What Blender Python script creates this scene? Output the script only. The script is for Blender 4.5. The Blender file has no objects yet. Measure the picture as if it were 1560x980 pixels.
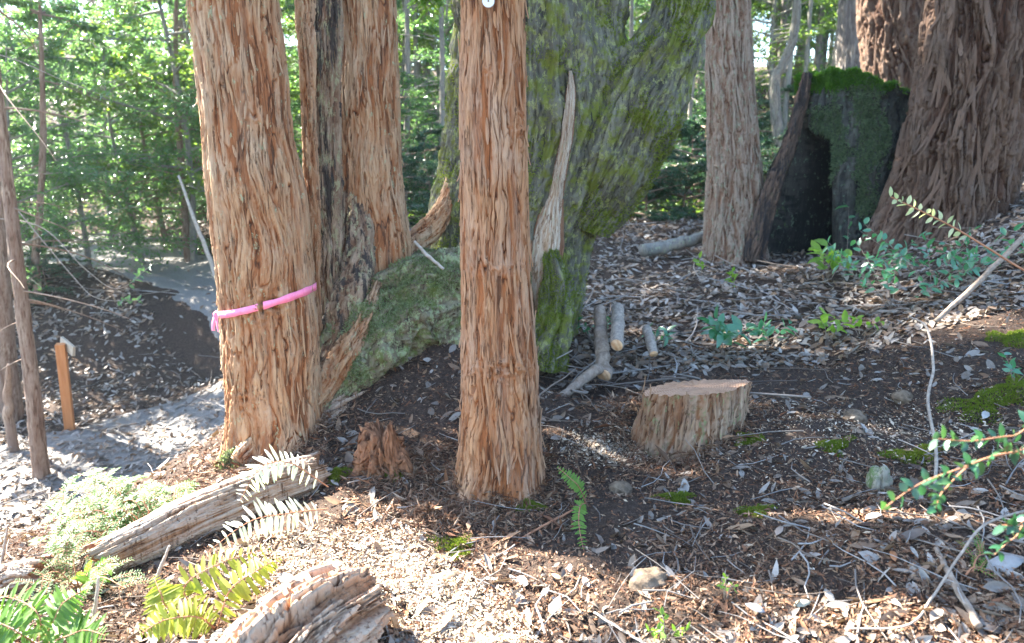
import bpy, math, random
import numpy as np
from mathutils import Vector, Matrix

R = math.radians
HAZE = .0006
rng = np.random.default_rng(7)
random.seed(7)
scene = bpy.context.scene
COL = scene.collection

# ------------------------------------------------------------------ camera model
F_PX, PITCH, CAM_Z = 1150.0, R(13), 1.6
CP, SP = math.cos(PITCH), math.sin(PITCH)
cam_d = bpy.data.cameras.new("camera")
cam = bpy.data.objects.new("camera", cam_d)
COL.objects.link(cam)
cam.location = (0, 0, CAM_Z)
cam.rotation_euler = (R(90) - PITCH, 0, 0)
cam_d.sensor_width = 36
cam_d.lens = 36 * F_PX / 1560
cam_d.clip_start, cam_d.clip_end = 0.05, 800
cam_d.dof.use_dof = True
cam_d.dof.focus_distance = 3.5
cam_d.dof.aperture_fstop = 2.6
scene.camera = cam


def W(px, py, Y):
    """world point at depth Y seen at photo pixel (px, py)"""
    u, v = (px - 780) / F_PX, (490 - py) / F_PX
    t = Y / (CP + SP * v)
    return np.array([u * t, Y, CAM_Z + t * (-SP + CP * v)])


def scale_at(py, Y):
    v = (490 - py) / F_PX
    return Y / (CP + SP * v) / F_PX          # metres per pixel


# ------------------------------------------------------------------ noise
_perm = np.random.default_rng(11).permutation(256).astype(np.int32)
_perm = np.concatenate([_perm, _perm, _perm])
_g = np.random.default_rng(12).normal(size=(256, 3)).astype(np.float32)
_g /= np.linalg.norm(_g, axis=1)[:, None]


def perlin(x, y, z):
    x, y, z = np.broadcast_arrays(np.asarray(x, np.float32), np.asarray(y, np.float32), np.asarray(z, np.float32))
    xi, yi, zi = np.floor(x).astype(np.int32), np.floor(y).astype(np.int32), np.floor(z).astype(np.int32)
    xf, yf, zf = x - xi, y - yi, z - zi
    u = xf * xf * xf * (xf * (xf * 6 - 15) + 10)
    v = yf * yf * yf * (yf * (yf * 6 - 15) + 10)
    w = zf * zf * zf * (zf * (zf * 6 - 15) + 10)
    xi &= 255; yi &= 255; zi &= 255

    def g(dx, dy, dz):
        h = _perm[_perm[_perm[(xi + dx) & 255] + ((yi + dy) & 255)] + ((zi + dz) & 255)]
        gr = _g[h]
        return gr[..., 0] * (xf - dx) + gr[..., 1] * (yf - dy) + gr[..., 2] * (zf - dz)
    a = g(0, 0, 0) * (1 - u) + g(1, 0, 0) * u
    b = g(0, 1, 0) * (1 - u) + g(1, 1, 0) * u
    c = g(0, 0, 1) * (1 - u) + g(1, 0, 1) * u
    d = g(0, 1, 1) * (1 - u) + g(1, 1, 1) * u
    return ((a * (1 - v) + b * v) * (1 - w) + (c * (1 - v) + d * v) * w) * 1.6


def fbm(x, y, z, o=3):
    s, a = 0, 0.5
    for i in range(o):
        s = s + a * perlin(x * 2 ** i + 17.3 * i, y * 2 ** i + 5.1 * i, z * 2 ** i)
        a *= 0.5
    return s


def sst(a, b, x):
    t = np.clip((x - a) / (b - a), 0, 1)
    return t * t * (3 - 2 * t)


# ------------------------------------------------------------------ ground height
ctl = []
for px, py, Y in [
    (780, 980, 2.1), (1040, 980, 2.0), (1300, 970, 1.95), (1500, 950, 1.9), (1560, 800, 2.3),
    (480, 980, 2.15), (250, 980, 2.25), (0, 980, 2.3), (300, 900, 2.6), (300, 815, 3.05), (60, 885, 2.85),
    (160, 860, 2.9), (430, 760, 3.3),
    (620, 900, 2.45), (680, 800, 2.9), (770, 775, 3.05), (880, 760, 3.1), (600, 720, 3.45), (500, 715, 3.55),
    (380, 705, 3.75), (560, 610, 4.1), (660, 550, 4.3), (690, 510, 4.5),
    (960, 715, 3.35), (1085, 690, 3.40), (1130, 630, 3.70), (1200, 620, 3.85), (880, 660, 3.75), (840, 570, 4.5), (930, 580, 4.45), (1040, 590, 4.35),
    (1200, 760, 2.95), (1300, 650, 3.6), (1450, 640, 3.5), (1500, 560, 3.9), (1250, 560, 4.5), (1050, 500, 5.5),
    (1200, 480, 5.7), (1400, 470, 5.2), (1530, 430, 5.2), (1000, 400, 8.5), (1130, 392, 8.7), (1300, 385, 8.2),
    (1430, 360, 7.6), (1560, 310, 7.2), (930, 430, 7.5), (900, 500, 5.6), (640, 430, 5.6),
    # lower trail, bank, upper trail
    (340, 650, 7.4), (200, 700, 6.9), (100, 650, 7.8), (20, 700, 6.9), (40, 800, 5.7), (150, 790, 5.7), (250, 740, 6.2),
    (330, 710, 6.3), (200, 580, 9.2), (330, 570, 9.2), (60, 570, 9.5), (200, 555, 9.7), (330, 545, 9.7),
    (200, 478, 10.4), (330, 470, 10.6), (60, 480, 10.4), (60, 410, 11.3), (20, 430, 11.0),
    (330, 440, 12.0), (230, 420, 13.0), (200, 400, 15.0), (100, 366, 19.0), (270, 350, 18), (20, 360, 19),
    (200, 200, 30), (330, 260, 26), (60, 230, 28), (650, 285, 20), (600, 330, 14), (850, 330, 15),
    (1100, 165, 30), (1000, 330, 14), (1200, 300, 16), (1400, 200, 24), (450, 300, 20), (480, 450, 9.5), (560, 380, 10.0),
]:
    ctl.append(W(px, py, Y))
ctl += [np.array(p, float) for p in [
    (0, -3, 0), (-6, -3, -.3), (6, -3, .8), (-5, 0, -.3), (5, 0, .6), (-3, 1, -.1), (3, 1, .35), (0, .8, 0.02),
    (8, 5, 1.6), (15, 10, 3.8), (22, 25, 6.5), (-9, 4, -1.5), (-16, 8, -1.4), (-14, 2, -1.2), (-25, 20, 1.5), (-18, 14, -.4),
    (-30, -5, -1), (30, -5, 5), (0, -30, 0), (0, 45, 5.2), (-15, 45, 6.0), (15, 45, 5.2), (-40, 45, 9), (40, 45, 9),
    (0, 90, 9), (-80, 90, 13), (80, 90, 13), (-90, 0, 6), (90, 0, 12), (-60, -60, 0), (60, -60, 5)]]
ctl = np.array(ctl)
_C = 0.6


def _k(ax, ay, bx, by):
    return np.sqrt((ax[:, None] - bx[None]) ** 2 + (ay[:, None] - by[None]) ** 2 + _C * _C)


_n = len(ctl)
_A = np.zeros((_n + 3, _n + 3))
_A[:_n, :_n] = _k(ctl[:, 0], ctl[:, 1], ctl[:, 0], ctl[:, 1]) + np.eye(_n) * -0.02
_A[:_n, _n] = 1; _A[:_n, _n + 1] = ctl[:, 0]; _A[:_n, _n + 2] = ctl[:, 1]
_A[_n:, :_n] = _A[:_n, _n:].T
_w = np.linalg.solve(_A, np.concatenate([ctl[:, 2], [0, 0, 0]]))


def gz(x, y):
    x = np.atleast_1d(np.asarray(x, float)); y = np.atleast_1d(np.asarray(y, float))
    out = np.empty(x.shape)
    xf, yf = x.ravel(), y.ravel(); o = out.ravel()
    for i in range(0, len(xf), 40000):
        a, b = xf[i:i + 40000], yf[i:i + 40000]
        o[i:i + 40000] = _k(a, b, ctl[:, 0], ctl[:, 1]) @ _w[:_n] + _w[_n] + _w[_n + 1] * a + _w[_n + 2] * b
    d = np.hypot(xf, yf)
    nz = 0.10 * fbm(xf * 1.3, yf * 1.3, 0.5, 2) + 0.07 * fbm(xf * 5, yf * 5, 3.5, 2) * np.exp(-d / 12) \
        + 0.03 * fbm(xf * 19, yf * 19, 7.5, 2) * np.exp(-d / 5)
    nz -= .16 * np.exp(-((xf - .38) ** 2 / .10 + (yf - 4.5) ** 2 / .07))
    nz += .0 * xf - .05 * np.exp(-((xf - .72) ** 2 + (yf - 3.5) ** 2) / .05) + .05 * np.exp(-((xf + .58) ** 2 + (yf - 3.42) ** 2) / .05)
    nz += 0.9 * fbm(xf * .12, yf * .12, 1.5, 3) * sst(14, 40, d)
    return (o + nz).reshape(x.shape)


def gz1(x, y):
    return float(gz(x, y)[0])


def G(px, py, ymin=1.5, ymax=60):
    """where the ray through photo pixel meets the ground"""
    Y = np.geomspace(ymin, ymax, 1500)
    v = (490 - py) / F_PX
    t = Y / (CP + SP * v)
    x = (px - 780) / F_PX * t
    z = CAM_Z + t * (-SP + CP * v)
    g = gz(x, Y)
    i = np.argmax(z <= g)
    return np.array([x[i], Y[i], g[i]])


# ------------------------------------------------------------------ mesh helpers
def mesh_np(name, V, faces, smooth=True, attrs=None):
    """faces: list of int arrays (n,3) / (n,4)"""
    V = np.ascontiguousarray(V, np.float32)
    me = bpy.data.meshes.new(name)
    me.vertices.add(len(V)); me.vertices.foreach_set("co", V.ravel())
    faces = [np.asarray(f, np.int32) for f in faces if len(f)]
    nl = sum(f.size for f in faces); nf = sum(len(f) for f in faces)
    me.loops.add(nl)
    me.loops.foreach_set("vertex_index", np.concatenate([f.ravel() for f in faces]))
    me.polygons.add(nf)
    st, base = [], 0
    for f in faces:
        st.append(base + np.arange(len(f), dtype=np.int32) * f.shape[1]); base += f.size
    me.polygons.foreach_set("loop_start", np.concatenate(st))
    me.polygons.foreach_set("use_smooth", np.full(nf, smooth, bool))
    me.update(calc_edges=True)
    for k, a in (attrs or {}).items():
        at = me.attributes.new(k, 'FLOAT', 'POINT')
        at.data.foreach_set("value", np.ascontiguousarray(a, np.float32))
    return me


class MB:
    """collects geometry for one mesh object"""
    def __init__(s): s.V, s.F3, s.F4, s.n, s.A = [], [], [], 0, []

    def add(s, V, faces, a=None):
        for f in faces:
            f = np.asarray(f, np.int32)
            if len(f): (s.F3 if f.shape[1] == 3 else s.F4).append(f + s.n)
        V = np.asarray(V, float); s.V.append(V); s.n += len(V)
        s.A.append(np.full(len(V), .8) if a is None else np.asarray(a).ravel())
        return s

    def build(s, name, mat, parent=None, loc=None, smooth=True):
        V = np.concatenate(s.V)
        if loc is None and parent is not None: loc = parent['_loc']
        if loc is None: loc = np.array([V[:, 0].mean(), V[:, 1].mean(), V[:, 2].min()])
        loc = np.array(loc, float)
        f = []
        if s.F3: f.append(np.concatenate(s.F3))
        if s.F4: f.append(np.concatenate(s.F4))
        me = mesh_np(name, V - loc, f, smooth, {"h": np.concatenate(s.A)})
        for m in (mat if isinstance(mat, (list, tuple)) else [mat]): me.materials.append(m)
        o = bpy.data.objects.new(name, me); COL.objects.link(o)
        if parent is not None: o.parent = parent
        else: o.location = loc
        return o


def tag(o, label=None, cat=None, group=None, kind=None):
    if label: o['label'] = label
    if cat: o['category'] = cat
    if group: o['group'] = group
    if kind: o['kind'] = kind
    return o


def thing(name, label, cat, loc, group=None):
    o = bpy.data.objects.new(name, None); COL.objects.link(o)
    o.location = tuple(float(v) for v in loc); o['_loc'] = [float(v) for v in loc]
    o.empty_display_size = .1
    return tag(o, label, cat, group)


def copy_thing(root, loc, rz=0, sc=1.0, label=None):
    c = root.copy(); COL.objects.link(c)
    c.location = tuple(float(v) for v in loc); c.rotation_euler = (0, 0, rz); c.scale = (sc, sc, sc)
    if label: c['label'] = label
    for ch in root.children:
        d = ch.copy(); COL.objects.link(d); d.parent = c
    return c


def smooth_path(P, n):
    """Catmull-Rom resample"""
    P = np.asarray(P, float)
    if len(P) < 3:
        t = np.linspace(0, 1, n)[:, None]; return P[0] * (1 - t) + P[-1] * t
    Q = np.vstack([2 * P[0] - P[1], P, 2 * P[-1] - P[-2]])
    m = len(P) - 1
    u = np.linspace(0, m, n); i = np.minimum(u.astype(int), m - 1); t = (u - i)[:, None]
    a, b, c, d = Q[i], Q[i + 1], Q[i + 2], Q[i + 3]
    return .5 * (2 * b + (c - a) * t + (2 * a - 5 * b + 4 * c - d) * t ** 2 + (3 * b - a - 3 * c + d) * t ** 3)


def frames(P):
    T = np.gradient(P, axis=0); T /= np.linalg.norm(T, axis=1)[:, None] + 1e-9
    N = np.zeros_like(P)
    a = np.array([0, -1., 0]) if abs(T[0, 1]) < .9 else np.array([1., 0, 0])
    n = a - T[0] * (a @ T[0]); N[0] = n / np.linalg.norm(n)
    for i in range(1, len(P)):
        n = N[i - 1] - T[i] * (N[i - 1] @ T[i]); N[i] = n / (np.linalg.norm(n) + 1e-9)
    return T, N, np.cross(T, N)


def sweep(P, rad, nt, disp=None, caps=True, flat=False, yscale=1.0):
    """tube along P. disp(ct, st, s, R) -> (dr, h)"""
    P = np.asarray(P, float); rad = np.broadcast_to(np.asarray(rad, float), (len(P),))
    if flat:   # horizontal rings (upright trunks)
        N = np.tile([0, -1., 0], (len(P), 1)); B = np.tile([1., 0, 0], (len(P), 1))
    else:
        T, N, B = frames(P)
    th = np.linspace(0, 2 * np.pi, nt, endpoint=False)
    ct, st = np.cos(th)[None], np.sin(th)[None]
    s = np.concatenate([[0], np.cumsum(np.linalg.norm(np.diff(P, axis=0), axis=1))])[:, None]
    r = np.repeat(rad[:, None], nt, 1); h = np.full(r.shape, .6)
    if disp is not None:
        dr, h = disp(ct, st, s, rad[:, None]); r = r + dr; h = np.broadcast_to(h, r.shape)
    V = P[:, None] + N[:, None] * (ct * r)[..., None] * yscale + B[:, None] * (st * r)[..., None]
    n = len(P)
    idx = np.arange(n * nt).reshape(n, nt)
    j = np.roll(idx, -1, 1)
    F = np.stack([idx[:-1], j[:-1], j[1:], idx[1:]], -1).reshape(-1, 4)
    V = V.reshape(-1, 3); h = np.array(h).ravel()
    fs = [F]
    if caps:
        V = np.vstack([V, P[0], P[-1]]); h = np.concatenate([h, [.5, .5]])
        a, b = n * nt, n * nt + 1
        fs.append(np.stack([np.full(nt, a), np.roll(idx[0], -1), idx[0]], -1))
        fs.append(np.stack([np.full(nt, b), idx[-1], np.roll(idx[-1], -1)], -1))
    return V, fs, h


def bark_fn(w=.04, amp=.012, an=9, twist=0, warp=.5, seed=0, fib=.3, lump=0.02):
    """flaky bark: ragged layers of long thin plates, dark cracks between them, fine fibres"""
    def f(ct, st, s, Rr):
        Rm = float(np.mean(Rr)); sd = seed * 7.13
        a = np.arctan2(st, ct) + twist * s
        x, y = np.cos(a) * Rm / w, np.sin(a) * Rm / w
        a = a + warp * w / Rm * 2.2 * fbm(x / 4 + sd, y / 4, s / (w * an * .8), 2)
        x, y = np.cos(a) * Rm / w + sd, np.sin(a) * Rm / w
        S = s / (w * an)
        q = .62 * perlin(x, y, S) + .46 * perlin(x * 2.3 + 9, y * 2.3, S * 2.4) + .24 * perlin(x * 5 + 3, y * 5, S * 6) + .12 * perlin(x * 11, y * 11 + 5, S * 16)
        t1, t2, t3 = sst(-.24, -.17, q), sst(.0, .06, q), sst(.24, .30, q)
        n = perlin(x / 1.15 + 50, y / 1.15, S * .9) + .22 * perlin(x * 3 + 20, y * 3, S * 6)
        n_b = perlin(x * 1.9 + 70, y * 1.9, S * 2.2) + .2 * perlin(x * 5 + 20, y * 5, S * 9)
        ck = sst(.0, .085, np.abs(n)) * (.55 + .45 * sst(.0, .09, np.abs(n_b)))
        broad = perlin(x / 2.4 + 33, y / 2.4, S * .7)
        fb = perlin(x * 7 + 3, y * 7, S * 5) + .6 * perlin(x * 13 + 3, y * 13, S * 9)
        h = (.17 + .27 * t1 + .27 * t2 + .25 * t3) * (.08 + .92 * ck)
        d = amp * (1.15 * h - .55 + .5 * broad + .22 * fib * fb)
        d = d + lump * Rr * 2 * fbm(x * w * 1.0 / max(Rm, .1), y * w / max(Rm, .1), s * 1.5, 2)
        return d, np.clip(h + .07 * fb * h, 0, 1)
    return f


def flakes(mb, P, rad, n, zr, seed, L=(.05, .22), Wd=(.006, .016), lift=.016, ang=(-1.7, 1.7), off=.004):
    """loose peeling strips of bark on the trunk surface"""
    r = np.random.default_rng(seed)
    zz = P[:, 2]
    for i in range(n):
        z0 = r.uniform(*zr); a = r.uniform(*ang); l = r.uniform(*L); w = r.uniform(*Wd)
        k = 6
        t = np.linspace(0, 1, k)
        z = z0 + t * l
        cx = np.interp(z, zz, P[:, 0]); cy = np.interp(z, zz, P[:, 1]); rr = np.interp(z, zz, rad)
        aa = a + (t - .5) * r.uniform(-.12, .12) * l / .15
        up = r.random() < .5
        li = (t if up else 1 - t) ** 3 * lift * r.uniform(.1, 1)
        ww = w * np.array([.35, .8, 1, .95, .75, .3])
        V, A = [], []
        for j in range(k):
            rj = rr[j] + off + li[j]
            da = ww[j] / rr[j] / 2
            for sgn, dd in ((-1, -.001), (0, .004), (1, -.001)):
                an = aa[j] + sgn * da
                V.append((cx[j] + math.sin(an) * (rj + dd), cy[j] - math.cos(an) * (rj + dd), z[j]))
        F = [(3 * j + c, 3 * j + c + 1, 3 * j + 4 + c, 3 * j + 3 + c) for j in range(k - 1) for c in (0, 1)]
        mb.add(V, [F], np.full(len(V), r.uniform(.45, 1)))


def leaves(P, D, N, L, Wd, kind='diamond', curl=0.1, fold=.12):
    P, D, N = np.asarray(P, float), np.asarray(D, float), np.asarray(N, float)
    n = len(P)
    L = np.broadcast_to(L, (n,))[:, None]; Wd = np.broadcast_to(Wd, (n,))[:, None]
    curl = np.broadcast_to(curl, (n,))[:, None]; fold = np.broadcast_to(fold, (n,))[:, None]
    D = D / (np.linalg.norm(D, axis=1)[:, None] + 1e-9)
    S = np.cross(D, N); S /= np.linalg.norm(S, axis=1)[:, None] + 1e-9
    N = np.cross(S, D)
    if kind == 'diamond':
        V = np.stack([P, P + D * L * .45 + S * Wd / 2 + N * Wd * fold, P + D * L - N * L * curl, P + D * L * .45 - S * Wd / 2 + N * Wd * fold], 1).reshape(-1, 3)
        b = np.arange(n)[:, None] * 4
        return V, [np.concatenate([b + [0, 1, 2], b + [0, 2, 3]])]
    rows = [(.22, .38), (.5, .5), (.8, .30)] if kind == 'oval' else [(.12, .42), (.45, .5), (.8, .33)]
    pts = [P]
    for t, ww in rows:
        m = P + D * L * t - N * L * curl * t * t
        pts += [m, m + S * Wd * ww + N * Wd * fold, m - S * Wd * ww + N * Wd * fold]
    pts.append(P + D * L - N * L * curl)
    V = np.stack(pts, 1).reshape(-1, 3)
    b = np.arange(n)[:, None] * 11
    T = np.concatenate([b + c for c in ([0, 2, 1], [0, 1, 3], [7, 8, 10], [7, 10, 9])])
    Q = np.concatenate([b + c for c in ([1, 2, 5, 4], [1, 4, 6, 3], [4, 5, 8, 7], [4, 7, 9, 6])])
    return V, [T, Q]


def unit(v):
    v = np.asarray(v, float); return v / (np.linalg.norm(v, axis=-1, keepdims=True) + 1e-9)


# ------------------------------------------------------------------ materials
def new_mat(name):
    m = bpy.data.materials.new(name); m.use_nodes = True
    nt = m.node_tree; nt.nodes.clear()
    out = nt.nodes.new('ShaderNodeOutputMaterial')
    return m, nt, out


class NT:
    def __init__(s, nt): s.nt = nt

    def n(s, t, **kw):
        nd = s.nt.nodes.new(t)
        for k, v in kw.items():
            if k in nd.inputs and not hasattr(nd, k): nd.inputs[k].default_value = v
            else: setattr(nd, k, v)
        return nd

    def l(s, a, b): s.nt.links.new(a, b)

    def coord(s, sc=(1, 1, 1)):
        tc = s.n('ShaderNodeTexCoord'); mp = s.n('ShaderNodeMapping')
        mp.inputs['Scale'].default_value = sc
        s.l(tc.outputs['Object'], mp.inputs['Vector']); return mp.outputs[0]

    def noise(s, vec, scale, detail=4, rough=.6):
        nd = s.n('ShaderNodeTexNoise'); nd.inputs['Scale'].default_value = scale
        nd.inputs['Detail'].default_value = detail; nd.inputs['Roughness'].default_value = rough
        s.l(vec, nd.inputs['Vector']); return nd.outputs['Fac']

    def ramp(s, fac, stops, interp='LINEAR'):
        nd = s.n('ShaderNodeValToRGB'); cr = nd.color_ramp; cr.interpolation = interp
        while len(cr.elements) < len(stops): cr.elements.new(.5)
        for e, (p, c) in zip(cr.elements, stops):
            e.position = p; e.color = (c, c, c, 1) if not isinstance(c, tuple) else (*c, 1)
        s.l(fac, nd.inputs[0]); return nd.outputs[0]

    def mix(s, fac, a, b, mode='MIX'):
        nd = s.n('ShaderNodeMix'); nd.data_type = 'RGBA'; nd.blend_type = mode
        for sock, v in ((nd.inputs[0], fac), (nd.inputs[6], a), (nd.inputs[7], b)):
            if isinstance(v, tuple): sock.default_value = (*v, 1)
            elif isinstance(v, (int, float)): sock.default_value = v
            else: s.l(v, sock)
        return nd.outputs[2]

    def math(s, op, a, b=0.0):
        nd = s.n('ShaderNodeMath'); nd.operation = op
        for sock, v in zip(nd.inputs, (a, b)):
            if isinstance(v, (int, float)): sock.default_value = v
            else: s.l(v, sock)
        return nd.outputs[0]

    def attr(s, name):
        nd = s.n('ShaderNodeAttribute'); nd.attribute_name = name; return nd.outputs['Fac']

    def bump(s, h, strength=.5, dist=.01):
        nd = s.n('ShaderNodeBump'); nd.inputs['Strength'].default_value = strength
        nd.inputs['Distance'].default_value = dist; s.l(h, nd.inputs['Height']); return nd.outputs[0]


def bark_mat(name, furrow, mid, ridge, lichen=0.0, lichen_c=(.30, .33, .20), pale=(.46, .36, .26), moss=0.0, moss_c=(.07, .085, .018), char=0.0, fine=1.0):
    m, nt, out = new_mat(name); t = NT(nt)
    h = t.attr('h')
    v = t.coord((1, 1, .14)); vi = t.coord()
    n1 = t.noise(v, 26 * fine, 6, .70); n2 = t.noise(vi, 3.2, 4, .6); n3 = t.noise(v, 110 * fine, 4, .65)
    f = t.math('ADD', t.math('MULTIPLY', h, .95), t.math('MULTIPLY', t.math('SUBTRACT', n1, .5), .55))
    mr = tuple(.45 * a_ + .55 * b_ for a_, b_ in zip(mid, ridge))
    c = t.ramp(f, [(.03, furrow), (.17, mid), (.50, mr), (.85, ridge)])  # furrow tone: dark inner bark, deepened to put crevice shade into the colour
    n4 = t.noise(t.coord((1, 1, .10)), 16 * fine, 6, .7)
    c = t.mix(t.ramp(n4, [(.50, 0.0), (.68, .5)]), c, tuple(.78 * q for q in pale))
    c = t.mix(t.math('MULTIPLY', t.ramp(n2, [(.48, 0.0), (.68, .6)]), t.ramp(h, [(.2, 0.0), (.5, 1.0)])), c, pale)
    ck = t.noise(t.coord((1, 1, .07)), 60 * fine, 4, .6)
    c = t.mix(t.ramp(ck, [(.36, .8), (.43, 0.0)]), c, furrow)  # thin cracks painted in the same shade-deepened furrow tone
    c = t.mix(t.ramp(n3, [(.3, 0.0), (.75, .4)]), c, tuple(x * .55 for x in mid))
    if lichen:
        k = t.noise(t.coord((1, 1, .55)), 24, 6, .78)
        c = t.mix(t.ramp(k, [(.62 - lichen * .3, 0.0), (.66 - lichen * .3, .8)]), c, lichen_c)
    if char:
        k = t.noise(t.coord((1, 1, .12)), 16, 6, .72)
        c = t.mix(t.ramp(k, [(.60 - char * .35, 0.0), (.66 - char * .35, .9)]), c, (.022, .019, .018))
    if moss:
        k = t.noise(vi, 8, 8, .80)
        c = t.mix(t.math('MULTIPLY', t.ramp(k, [(.62 - moss * .3, 0.0), (.70 - moss * .3, .9)]), t.ramp(h, [(.03, 0.0), (.12, 1.0)])), c, moss_c)
    b = t.n('ShaderNodeBsdfPrincipled'); t.l(c, b.inputs['Base Color'])
    b.inputs['Roughness'].default_value = .85; b.inputs['Specular IOR Level'].default_value = .25
    hh = t.math('ADD', t.math('ADD', t.math('MULTIPLY', n1, .6), t.math('MULTIPLY', n3, .5)), t.math('MULTIPLY', t.ramp(ck, [(.36, 0.0), (.46, 1.0)]), .5))
    t.l(t.bump(hh, .7, .008), b.inputs['Normal'])
    t.l(b.outputs[0], out.inputs[0]); return m


def leaf_mat(name, cols, trans=.45, rough=.4, spec=.5, tcol=None):
    """cols: list of colours spread over the leaves (random per leaf)"""
    m, nt, out = new_mat(name); t = NT(nt)
    g = t.n('ShaderNodeNewGeometry')
    k = len(cols)
    c = t.ramp(g.outputs['Random Per Island'], [(i / max(k - 1, 1), q) for i, q in enumerate(cols)])
    nz = t.noise(t.coord(), 60, 3, .6)
    c = t.mix(t.ramp(nz, [(.35, 0.0), (.7, .35)]), c, tuple(x * .55 for x in cols[0]))
    b = t.n('ShaderNodeBsdfPrincipled'); t.l(c, b.inputs['Base Color'])
    b.inputs['Roughness'].default_value = rough; b.inputs['Specular IOR Level'].default_value = spec
    if trans:
        tr = t.n('ShaderNodeBsdfTranslucent')
        if tcol: tr.inputs[0].default_value = (*tcol, 1)
        else: t.l(t.mix(1.0, c, (2.0, 2.15, 1.15), 'MULTIPLY'), tr.inputs[0])
        ms = t.n('ShaderNodeMixShader'); ms.inputs[0].default_value = trans
        t.l(b.outputs[0], ms.inputs[1]); t.l(tr.outputs[0], ms.inputs[2]); t.l(ms.outputs[0], out.inputs[0])
    else:
        t.l(b.outputs[0], out.inputs[0])
    return m


def plain_mat(name, c1, c2, scale=20, sc=(1, 1, 1), rough=.8, bump=.4, spec=.3, dist=.004):
    m, nt, out = new_mat(name); t = NT(nt)
    n = t.noise(t.coord(sc), scale, 5, .65)
    c = t.ramp(n, [(.3, c1), (.7, c2)])
    b = t.n('ShaderNodeBsdfPrincipled'); t.l(c, b.inputs['Base Color'])
    b.inputs['Roughness'].default_value = rough; b.inputs['Specular IOR Level'].default_value = spec
    t.l(t.bump(n, bump, dist), b.inputs['Normal']); t.l(b.outputs[0], out.inputs[0]); return m


def rings_mat(name, c1, c2, cen=(0, 0, 0), scale=60):
    m, nt, out = new_mat(name); t = NT(nt)
    tc = t.n('ShaderNodeTexCoord')
    w = t.n('ShaderNodeTexWave'); w.wave_type = 'RINGS'; w.rings_direction = 'Z'
    w.inputs['Scale'].default_value = scale / 6.28; w.inputs['Distortion'].default_value = 2.5; w.inputs['Detail'].default_value = 3
    t.l(tc.outputs['Object'], w.inputs['Vector'])
    n = t.noise(tc.outputs['Object'], 14, 5, .7)
    c = t.mix(w.outputs['Fac'], c1, c2)
    c = t.mix(t.ramp(n, [(.45, 0.0), (.7, .6)]), c, tuple(x * .55 for x in c1))
    b = t.n('ShaderNodeBsdfPrincipled'); t.l(c, b.inputs['Base Color']); b.inputs['Roughness'].default_value = .8
    t.l(t.bump(w.outputs['Fac'], .25, .003), b.inputs['Normal']); t.l(b.outputs[0], out.inputs[0]); return m


def ground_mat(name, dark, mid, light):
    m, nt, out = new_mat(name); t = NT(nt)
    v = t.coord()
    n1 = t.noise(v, 1.1, 5, .6); n2 = t.noise(v, 38, 6, .75); n3 = t.noise(v, 130, 3, .7)
    c = t.ramp(n2, [(.32, dark), (.52, mid), (.72, light)])
    c = t.mix(t.ramp(n1, [(.35, 0.0), (.65, .6)]), c, mid)
    c = t.mix(t.ramp(n3, [(.55, 0.0), (.7, .5)]), c, light)
    b = t.n('ShaderNodeBsdfPrincipled'); t.l(c, b.inputs['Base Color']); b.inputs['Roughness'].default_value = .95
    b.inputs['Specular IOR Level'].default_value = .15
    t.l(t.bump(t.math('ADD', n2, n3), .9, .02), b.inputs['Normal']); t.l(b.outputs[0], out.inputs[0]); return m


M = {}
M['red_bark'] = bark_mat('redwood_bark', (.045, .015, .006), (.27, .092, .030), (.41, .225, .115), pale=(.43, .31, .22))
M['left_bark'] = bark_mat('redwood_bark_tan', (.045, .016, .007), (.27, .098, .034), (.44, .27, .145), lichen=.06, pale=(.48, .37, .25))
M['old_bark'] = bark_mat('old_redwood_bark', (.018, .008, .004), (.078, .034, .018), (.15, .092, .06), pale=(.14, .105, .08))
M['slim_bark'] = bark_mat('slim_redwood_bark', (.06, .025, .014), (.19, .10, .06), (.31, .23, .17), lichen=.18, lichen_c=(.24, .27, .18), pale=(.32, .26, .2))
M['char_bark'] = bark_mat('charred_bark', (.025, .016, .012), (.15, .075, .04), (.29, .20, .125), lichen=.28, lichen_c=(.30, .29, .16), char=.24)
M['mossy_bark'] = bark_mat('mossy_bark', (.02, .018, .014), (.085, .078, .056), (.17, .16, .115), lichen=.28, lichen_c=(.24, .25, .09), pale=(.055, .053, .045), moss=.42, moss_c=(.115, .13, .015), fine=1.4)
M['root_bark'] = bark_mat('mossy_root_bark', (.025, .015, .010), (.13, .095, .055), (.24, .21, .13), lichen=.34, lichen_c=(.27, .31, .15), pale=(.20, .19, .12), moss=.38, moss_c=(.10, .13, .03), fine=1.3)
M['stump_dark'] = bark_mat('burnt_stump_wood', (.006, .006, .006), (.03, .028, .025), (.075, .07, .055), pale=(.03, .035, .03), lichen=.12, lichen_c=(.10, .15, .10), moss=.10, moss_c=(.05, .09, .02))
M['slab'] = bark_mat('burnt_slab', (.02, .018, .016), (.07, .045, .032), (.15, .09, .06), pale=(.05, .045, .04), char=.3, moss=.1, moss_c=(.05, .08, .02))
M['log_bark'] = bark_mat('weathered_log', (.06, .025, .012), (.27, .14, .07), (.45, .35, .26), pale=(.46, .38, .30))
M['chunk'] = bark_mat('split_redwood', (.08, .03, .014), (.34, .16, .075), (.50, .37, .26), pale=(.52, .42, .32))
M['grey_trunk'] = bark_mat('grey_trunk', (.08, .07, .06), (.16, .145, .125), (.26, .25, .22), lichen=.15)
M['brown_trunk'] = bark_mat('brown_trunk', (.09, .05, .03), (.19, .115, .075), (.27, .19, .14))
M['far_trunk'] = bark_mat('far_trunk', (.06, .05, .045), (.12, .10, .09), (.2, .18, .16))
M['scar'] = bark_mat('bare_scar_wood', (.12, .06, .03), (.36, .235, .14), (.52, .44, .34), pale=(.50, .45, .38), lichen=.08, fine=1.6)
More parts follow.
